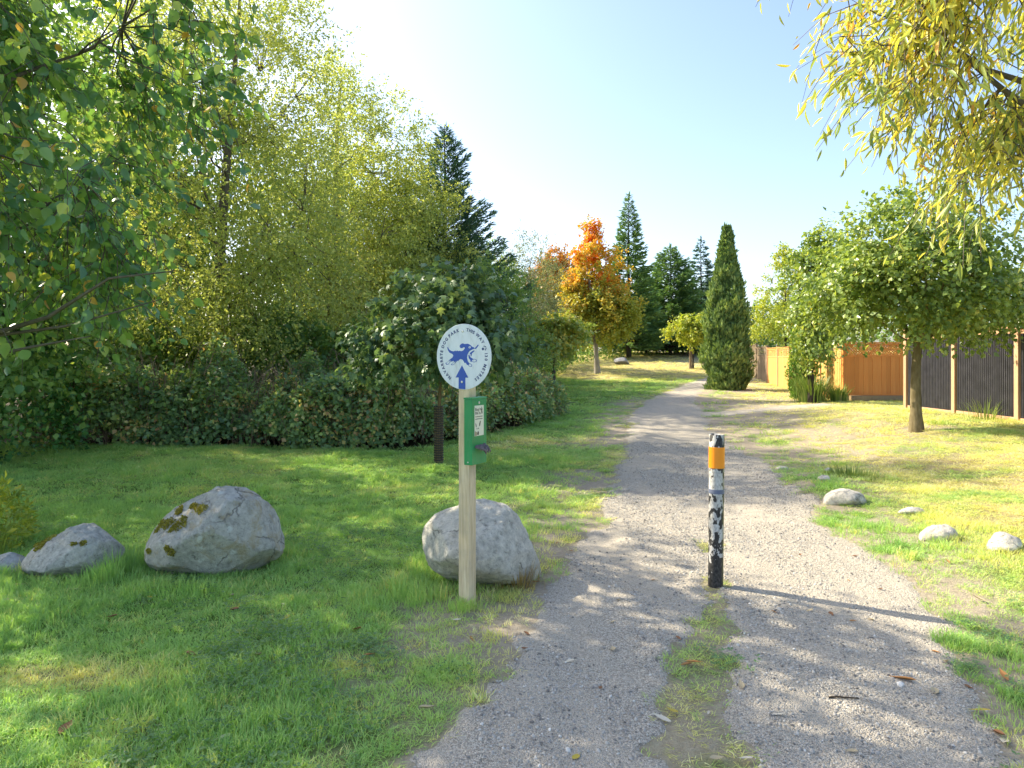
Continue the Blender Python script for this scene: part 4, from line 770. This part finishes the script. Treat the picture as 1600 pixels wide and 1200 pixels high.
# dispenser
BW, BD, BH = .19, .066, .455
disp = empty('bag_dispenser', post.matrix_basis @ Vector((.0445 + BD / 2 + .001, -.015, 1.0 - PZ)), R(-30)); tag(disp, 'green metal dog waste bag dispenser screwed to the timber post', 'dispenser')
obj('housing', box(BD, BW, BH, (0, 0, BH / 2), .004), MAT_GREEN, disp)
lid = obj('lid', box(BD + .006, BW + .006, .012, (0, 0, BH + .0065), .003), MAT_GREEN, disp)
plate = obj('label_plate', box(.0015, .118, .212, (BD / 2 + .0012, -.005, .305), .0), MAT_CREAM, disp); FX = BD / 2 + .0026
def face(name, pts, m_, dx=0.0): return obj(name, mesh(name, [(0, a, b) for a, b in pts], [tuple(range(len(pts)))]), m_, plate, (FX + dx, 0, 0))
def line_text(name, s, y0, z0, size, bold=.02):
    V = []; Fc = []; x = 0
    for c in s:
        if c == ' ': x += .3; continue
        gv, gf = gl(c); k = len(V); x -= gv[:, 0].min()
        V += [(0, y0 + (q[0] + x) * size, z0 + q[1] * size) for q in gv]; Fc += [tuple(i + k for i in f) for f in gf]; x += gv[:, 0].max() + .1
    return obj(name, mesh(name, V, Fc), MAT_PRINT, plate, (FX, 0, 0))
line_text('lettering', 'Bag it.', -.055, .376, .026); line_text('lettering', 'Bin it.', -.055, .350, .026)
for zz_ in (.330, .314):                                     # two lines of fine print, too small to read
    for k in range(7): y0_ = -.055 + k * .0135; face('fine_print', [(y0_, zz_), (y0_ + .010, zz_), (y0_ + .010, zz_ + .006), (y0_, zz_ + .006)], MAT_PRINT)
face('figure_icon', [(.018, .352), (.024, .352), (.028, .368), (.032, .352), (.038, .352), (.033, .378), (.038, .384), (.030, .388), (.030, .400), (.024, .400), (.024, .388), (.017, .378), (.023, .378)], MAT_PRINT)
face('dog_face', [(-.054, .290), (-.046, .285), (-.040, .268), (-.044, .258), (-.050, .268)], MAT_PRINT); face('dog_face', [(-.004, .262), (.006, .270), (.014, .302), (.004, .300), (-.006, .280)], MAT_PRINT)
for a, b in ((-.034, .250), (-.014, .250)): face('dog_face', [(a + .005 * math.cos(t), b + .005 * math.sin(t)) for t in np.linspace(0, 6.28, 9)[:-1]], MAT_PRINT)
face('dog_face', [(-.030, .205), (-.012, .205), (-.010, .222), (-.020, .234), (-.032, .220)], MAT_PRINT); face('dog_face', [(-.062, .201), (-.034, .201), (-.036, .225), (-.060, .236)], MAT_TAN)
obj('screw', lathe([(.010, 0), (.010, .003), (.006, .005)], 12), MAT_SCREW, disp, (BD / 2, -.005, .430), (0, R(90), 0))
obj('screw', lathe([(.005, 0), (.005, .002), (.003, .003)], 10), MAT_SCREW, disp, (0, -BW / 2, .02), (R(90), 0, 0))
bag = empty('waste_bag', disp.matrix_basis @ Vector((BD / 2, .0, .135)), R(-30)); tag(bag, 'crumpled dark plastic bag poking out of the green dispenser slot', 'bag')
r = np.random.default_rng(8); nu, nv = 12, 9; V = []; Fc = []
for i in range(nu):
    for j in range(nv):
        u_ = i / (nu - 1); v_ = j / (nv - 1) - .5; V.append((.002 + .062 * u_, v_ * .125 * (1 - .35 * u_) + .012 * u_, -.034 * u_ ** 1.5 + .012 * math.sin(v_ * 17 + u_ * 3) * (.3 + u_) + r.normal(0, .0035)))
V2 = [(a, b, c - .010 - .004 * r.uniform()) for a, b, c in V]; k = len(V)
for i in range(nu - 1):
    for j in range(nv - 1): q = (i * nv + j, i * nv + j + 1, (i + 1) * nv + j + 1, (i + 1) * nv + j); Fc += [q, tuple(x + k for x in q[::-1])]
for i in range(nu - 1): Fc += [(i * nv, (i + 1) * nv, (i + 1) * nv + k, i * nv + k), (i * nv + nv - 1, i * nv + nv - 1 + k, (i + 1) * nv + nv - 1 + k, (i + 1) * nv + nv - 1)]
for j in range(nv - 1): q = (nu - 1) * nv + j; Fc.append((q, q + 1, q + 1 + k, q + k))
obj('film', mesh('film', V + V2, Fc), MAT_BAG, bag)

# ------------------------------------------------------------------ bollard
X, Y, Z = G(1118, 916)
bol = empty('bollard', (X, Y, float(pathz(X, Y)) - .02)); bol.rotation_euler = (0, R(.5), 0); tag(bol, 'steel post bollard with flaking black and white paint and orange reflective band', 'bollard')
RB = .056; obj('pipe', lathe([(RB, -.1), (RB, .2), (RB, .4), (RB, .6), (RB, .8), (RB, 1.0), (RB, 1.196), (RB - .003, 1.20), (RB - .008, 1.20), (RB - .008, 1.19)], 40), MAT_FLAKE, bol).data.polygons.foreach_set('use_smooth', [True] * 361)
def band(name, z0, z1, m_, t): return obj(name, lathe([(RB + .0005, z0), (RB + t, z0 + .001), (RB + t, z1 - .001), (RB + .0005, z1)], 40, False), m_, bol)
band('reflective_band', .945, 1.105, MAT_ORANGE, .003); band('tape_band', .752, .785, MAT_TAPE, .0025)

# ------------------------------------------------------------------ trunk guards
gd = empty('tree_guard', (SX + .005, SY, SZ)); tag(gd, 'ridged dark mesh guard round the trunk of the nearer young maple', 'tree guard', 'guards round the young maples')
for i in range(24): obj('ridge', gd_me, MAT_GUARD, gd, (0, 0, .02 + i * .04)) if i else None or globals().update(gd_me=lathe([(.070, 0), (.084, .005), (.084, .017), (.070, .022), (.070, 0)], 18, False)) or obj('ridge', gd_me, MAT_GUARD, gd, (0, 0, .02))
st = box(.010, .003, .96, (0, 0, .48))
for k in range(14): a = k * 6.283 / 14; obj('strut', st, MAT_GUARD2, gd, (.071 * math.cos(a), .071 * math.sin(a), 0), (0, 0, a + R(90)))
g2 = obj('tree_guard', lathe([(.085, 0), (.09, .02), (.085, .5), (.088, .95), (.075, .96)], 14), MAT_GUARD, None, (x2, y2, z2)); tag(g2, 'black sleeve round the trunk of the farther young maple', 'tree guard', 'guards round the young maples')
g3 = obj('tree_stake', lathe([(.09, 0), (.085, .6), (.085, 1.2), (.02, 1.25)], 10), MAT_GUARD2, None, (x3 - .2, y3 - .15, z3)); tag(g3, 'brown stake beside the pale lime-green young tree', 'stake')

# ------------------------------------------------------------------ fences
def fence_board(w_, h_, t_, bev=.004):
    return box(w_, t_, h_, (0, 0, h_ / 2), bev)
def cap_post(parent, x, y, z, h_, m_, s=.10):
    p_ = obj('post', box(s, s, h_, (0, 0, h_ / 2), .005), m_, parent, (x, y, z)); obj('post_cap', box(s + .05, s + .05, .03, (0, 0, h_ + .0155), .006), m_, p_); return p_
def wood_fence(name, label, A, B, mats, bays, z0, h_=1.83, lat='slat', rise=0.0, group=None, endpost=True, thick=None):
    """A to B along the ground; board faces look to the left of the direction B-A"""
    A = np.array(A, float); B = np.array(B, float); L = np.linalg.norm(B - A); th = math.atan2(B[1] - A[1], B[0] - A[0]); root = empty(name, (A[0], A[1], z0), th); tag(root, label, 'fence', group)
    bl = L / bays; mb, mp = mats; nb = int(round((bl - .10) / .142)); bw = (bl - .10) / nb; hb = h_ - .52
    me_b = fence_board(bw - .004, hb, .02); me_r = box(bl - .102, .06, .05, (0, 0, 0), .004); me_c = box(bl, .13, .03, (0, 0, 0), .004)
    for me_ in (me_b, me_r, me_c): me_.materials.append(mb)
    for i in range(bays):
        zz_ = rise * (i + .5) / bays; x0 = i * bl + .05
        if i or endpost: cap_post(root, i * bl, 0, -.1 + zz_, h_ + .12, mp)
        for k in range(nb): obj('board', me_b, None, root, (x0 + bw * (k + .5), (.004 if k % 2 else -.004), .06 + zz_))
        for hz in (.035, .06 + hb + .026, h_ - .06): obj('rail', me_r, None, root, (x0 + (bl - .10) / 2, 0, hz + zz_))
        obj('cap_rail', me_c, None, root, (x0 + (bl - .10) / 2, 0, h_ + .001 + zz_ - .012))
        la = Tubes(); z_lo = .06 + hb + .05; z_hi = h_ - .085; hh_ = z_hi - z_lo; V = []; Fc = []
        def strip_(p0, p1, w2, y_):
            d = np.array(p1) - np.array(p0); d = d / np.linalg.norm(d); q = np.array([-d[1], d[0]]) * w2; c = [np.array(p0) - q, np.array(p1) - q, np.array(p1) + q, np.array(p0) + q]; k_ = len(V)
            for yy in (y_ - .004, y_ + .004): V.extend([(a[0], yy, a[1]) for a in c])
            Fc.extend([(k_, k_ + 1, k_ + 2, k_ + 3), (k_ + 7, k_ + 6, k_ + 5, k_ + 4), (k_, k_ + 4, k_ + 5, k_ + 1), (k_ + 2, k_ + 6, k_ + 7, k_ + 3)])
        if lat == 'lattice':
            nn = int((bl + hh_) / .085)
            for j in range(nn + 1):
                u0 = x0 - hh_ + j * .085
                for sg, y_ in ((1, -.0045), (-1, .0045)):
                    a0_, a1_ = (u0, u0 + hh_) if sg > 0 else (u0 + hh_, u0); p0 = [a0_, z_lo]; p1 = [a1_, z_hi]
                    lo, hi = x0, x0 + bl - .10
                    def clip(p, q_):
                        for e, s_ in ((lo, 1), (hi, -1)):
                            if (p[0] - e) * s_ < 0:
                                if (q_[0] - e) * s_ <= 0: return None
                                t_ = (e - p[0]) / (q_[0] - p[0]); p = [e, p[1] + t_ * (q_[1] - p[1])]
                        return p
                    c0, c1 = clip(p0, p1), clip(p1, p0)
                    if c0 and c1 and abs(c0[0] - c1[0]) > .02: strip_(c0, c1, .016, y_)
        else:
            for j in range(6): strip_((x0, z_lo + (j + .5) * hh_ / 6), (x0 + bl - .10, z_lo + (j + .5) * hh_ / 6), .017, 0)
            for j in range(5): u = x0 + (j + .5) * (bl - .1) / 5; strip_((u, z_lo), (u, z_hi), .012, .0085)
        o = obj('lattice', mesh('lattice', V, Fc), mb, root, (0, 0, zz_)); o['kind'] = 'stuff'
    cap_post(root, L, 0, -.1 + rise, h_ + .12, mp)
    return root
zf = float(gz(10.6, 21.8))
wood_fence('cedar_fence', 'long golden cedar fence with slatted top running away behind the yew', (10.6, 21.95), (12.75, 34.0), (MAT_CEDARY, MAT_CEDARP), 5, zf - .02, 1.85, 'slat', .05, endpost=False)
wood_fence('cedar_fence', 'weathered darker fence at the far end of the golden one', (12.78, 34.2), (14.1, 43.8), (MAT_WEATH, MAT_WEATH), 4, float(gz(12.8, 34.3)) - .02, 1.75, 'slat', .55)
zc_ = 1.74 - (618 - 560) * 21.8 / F
wood_fence('cedar_fence', 'orange stained cedar panel with diamond lattice top facing the path', (10.6, 21.8), (13.0, 21.8), (MAT_CEDAR, MAT_CEDAR), 1, zc_ - .02, 1.72, 'lattice')
for i, (zz_, dy, lb) in enumerate(((-.05, -.12, 'lower'), (.10, -.11, 'upper'))):
    o = obj('timber_sleeper', box(2.3, .16, .14, (0, 0, 0), .01), MAT_SLEEPER, None, (11.85, 21.62 + dy * .2, zf + zz_ + .02)); tag(o, '%s old timber sleeper laid under the orange cedar panel' % lb, 'sleeper', 'sleepers below the panel')
# dark corrugated fence on the right
mf = empty('metal_fence', (10.6, 18.33, 0)); tag(mf, 'dark corrugated metal fence panels between pale cedar posts', 'fence')
py_ = [0, -2.0, -4.05, -6.1, -8.2, -10.3]; NC = 30
for i, dy in enumerate(py_):
    zb = float(gz(10.6, 18.33 + dy)); cap_post(mf, 0, dy, zb - .2, 2.12 + .2, MAT_CEDARP, .12)
    if i == len(py_) - 1: continue
    y0_, y1_ = dy - .062, py_[i + 1] + .062; L = y0_ - y1_; zb2 = float(gz(10.6, 18.33 + py_[i + 1])); zz0 = (zb + zb2) / 2
    n_ = NC * 8; t = np.linspace(0, 1, n_ + 1); off = np.clip(np.sin(t * NC * 6.283) * 1.6, -1, 1) * .012; V = []
    for dz in (.06, 1.86):
        for tt, oo in zip(t, off): V.append((oo, y0_ - tt * L, zz0 + dz))
    k = n_ + 1; obj('corrugated_panel', mesh('corrugated_panel', V, [(j, j + 1, k + j + 1, k + j) for j in range(n_)]), MAT_CORR, mf)
    for dz, hh_, tx_ in ((.02, .12, .05), (1.90, .11, .05)): obj('rail', box(tx_, L, hh_, (0, (y0_ + y1_) / 2, zz0 + dz), .004), MAT_CEDARP, mf)
    obj('cap_rail', box(.14, L, .035, (0, (y0_ + y1_) / 2, zz0 + 1.975), .004), MAT_CEDARP, mf)

# ------------------------------------------------------------------ fallen leaves and a twig
DRY = [plain('dry_leaf_%d' % i, c, .7, .3, 60) for i, c in enumerate(((.50, .40, .24), (.42, .20, .06), (.30, .14, .06), (.62, .55, .42), (.50, .38, .05)))]
def leaf_me(seed, w_, m_):
    r = random.Random(seed); V = []; Fc = []; n_ = 7; cu = r.uniform(.15, .5); sd_ = r.uniform(.1, .4)
    for i in range(n_):
        t = i / (n_ - 1); hw = w_ * math.sin(math.pi * min(.97, .04 + t) ** .8) * .5 + .004; z = cu * (t - .5) ** 2 * .9
        for sgn in (-1, 0, 1): V.append((sgn * hw, t - .5, z + abs(sgn) * hw * sd_ * 1.8 + .01))
    for i in range(n_ - 1):
        for j in range(2): Fc.append((i * 3 + j, i * 3 + j + 1, i * 3 + j + 4, i * 3 + j + 3))
    me = mesh('fallen_leaf', V, Fc, True); me.materials.append(m_); return me
LM = [leaf_me(i, (.42, .30, .5, .28, .45)[i % 5], DRY[i % 5]) for i in range(10)]
def drop(px, py, ln, i, rz, label, group):
    X, Y, Z = G(px, py); z = max(float(pathz(X, Y)), float(gz(X, Y))) + (.003 if pathm(X, Y) > .5 else .018)
    o = obj('fallen_leaf', LM[i], None, None, (X, Y, z), (random.Random(px).uniform(-.25, .25), random.Random(py).uniform(-.25, .25), rz)); o.scale = (ln * .78,) * 3; tag(o, label % ('tan', 'rusty orange', 'dark brown', 'whitish', 'yellow')[i % 5], 'leaf', group)
gp, gg = 'fallen leaves on the gravel', 'fallen leaves in the grass'
for k, (px, py, ln, i) in enumerate([(958, 1019, .10, 0), (888, 1038, .09, 3), (967, 941, .06, 0), (911, 965, .05, 3), (973, 964, .05, 3), (957, 976, .06, 0), (823, 995, .07, 2), (901, 1188, .08, 4), (1033, 1128, .12, 3), (1107, 1120, .06, 3), (1217, 1122, .09, 3), (1158, 1075, .10, 0), (1265, 958, .07, 0), (1299, 964, .07, 2), (1333, 974, .07, 1), (1361, 972, .07, 0), (1480, 998, .08, 1),
                                     (1463, 1023, .07, 1), (1479, 1038, .08, 0), (1410, 1066, .16, 1), (1460, 1087, .12, 0), (1514, 1077, .06, 2), (1568, 1060, .14, 1), (1335, 872, .06, 2), (1326, 910, .05, 1), (1120, 1192, .08, 0), (1375, 924, .06, 2), (1165, 1192, .10, 3), (1060, 1002, .06, 2), (820, 1018, .06, 2), (1020, 910, .05, 2), (1250, 870, .05, 2), (1210, 960, .06, 1), (938, 1080, .05, 2), (1330, 1180, .07, 0)]):
    drop(px, py, ln, i, k * 1.7, '%s curled fallen leaf lying on the grey gravel', gp)
for k, (px, py, ln, i) in enumerate([(105, 1144, .13, 2), (346, 1160, .12, 3), (298, 1028, .10, 2), (403, 1028, .09, 2), (473, 1013, .09, 3), (577, 1028, .09, 1), (557, 988, .09, 2), (493, 1019, .06, 2), (32, 918, .10, 0), (115, 926, .10, 0), (82, 906, .11, 3), (188, 1196, .16, 3), (363, 934, .08, 0), (368, 957, .10, 2), (442, 948, .06, 3), (447, 970, .11, 4), (667, 1112, .11, 0), (712, 973, .10, 3), (737, 1003, .07, 1), (10, 942, .08, 0), (175, 968, .08, 2), (235, 937, .07, 4), (892, 864, .09, 1), (870, 852, .08, 1), (838, 913, .09, 1), (1530, 1116, .12, 4), (1560, 1150, .10, 2), (1570, 1160, .16, 3), (480, 700 + 20, .2, 3), (1530, 940, .12, 0), (1480, 880, .10, 1), (1072, 1044, .13, 1), (1085, 1040, .12, 1), (1050, 1116, .10, 4)]):
    drop(px, py, ln, i, k * 2.3, '%s fallen leaf resting on the grass blades', gg)
X, Y, Z = G(1318, 1096); tb = Tubes(); tb.add([(-.075, 0, 0), (-.03, .004, .003), (.03, -.003, .002), (.075, .0, 0)], [.005, .005, .004, .0035], 6)
tag(obj('twig', tb.mesh('twig'), BARK_DARK, None, (X, Y, float(pathz(X, Y)) + .006), (0, 0, -.05)), 'short straight brown twig lying on the shaded gravel', 'twig')
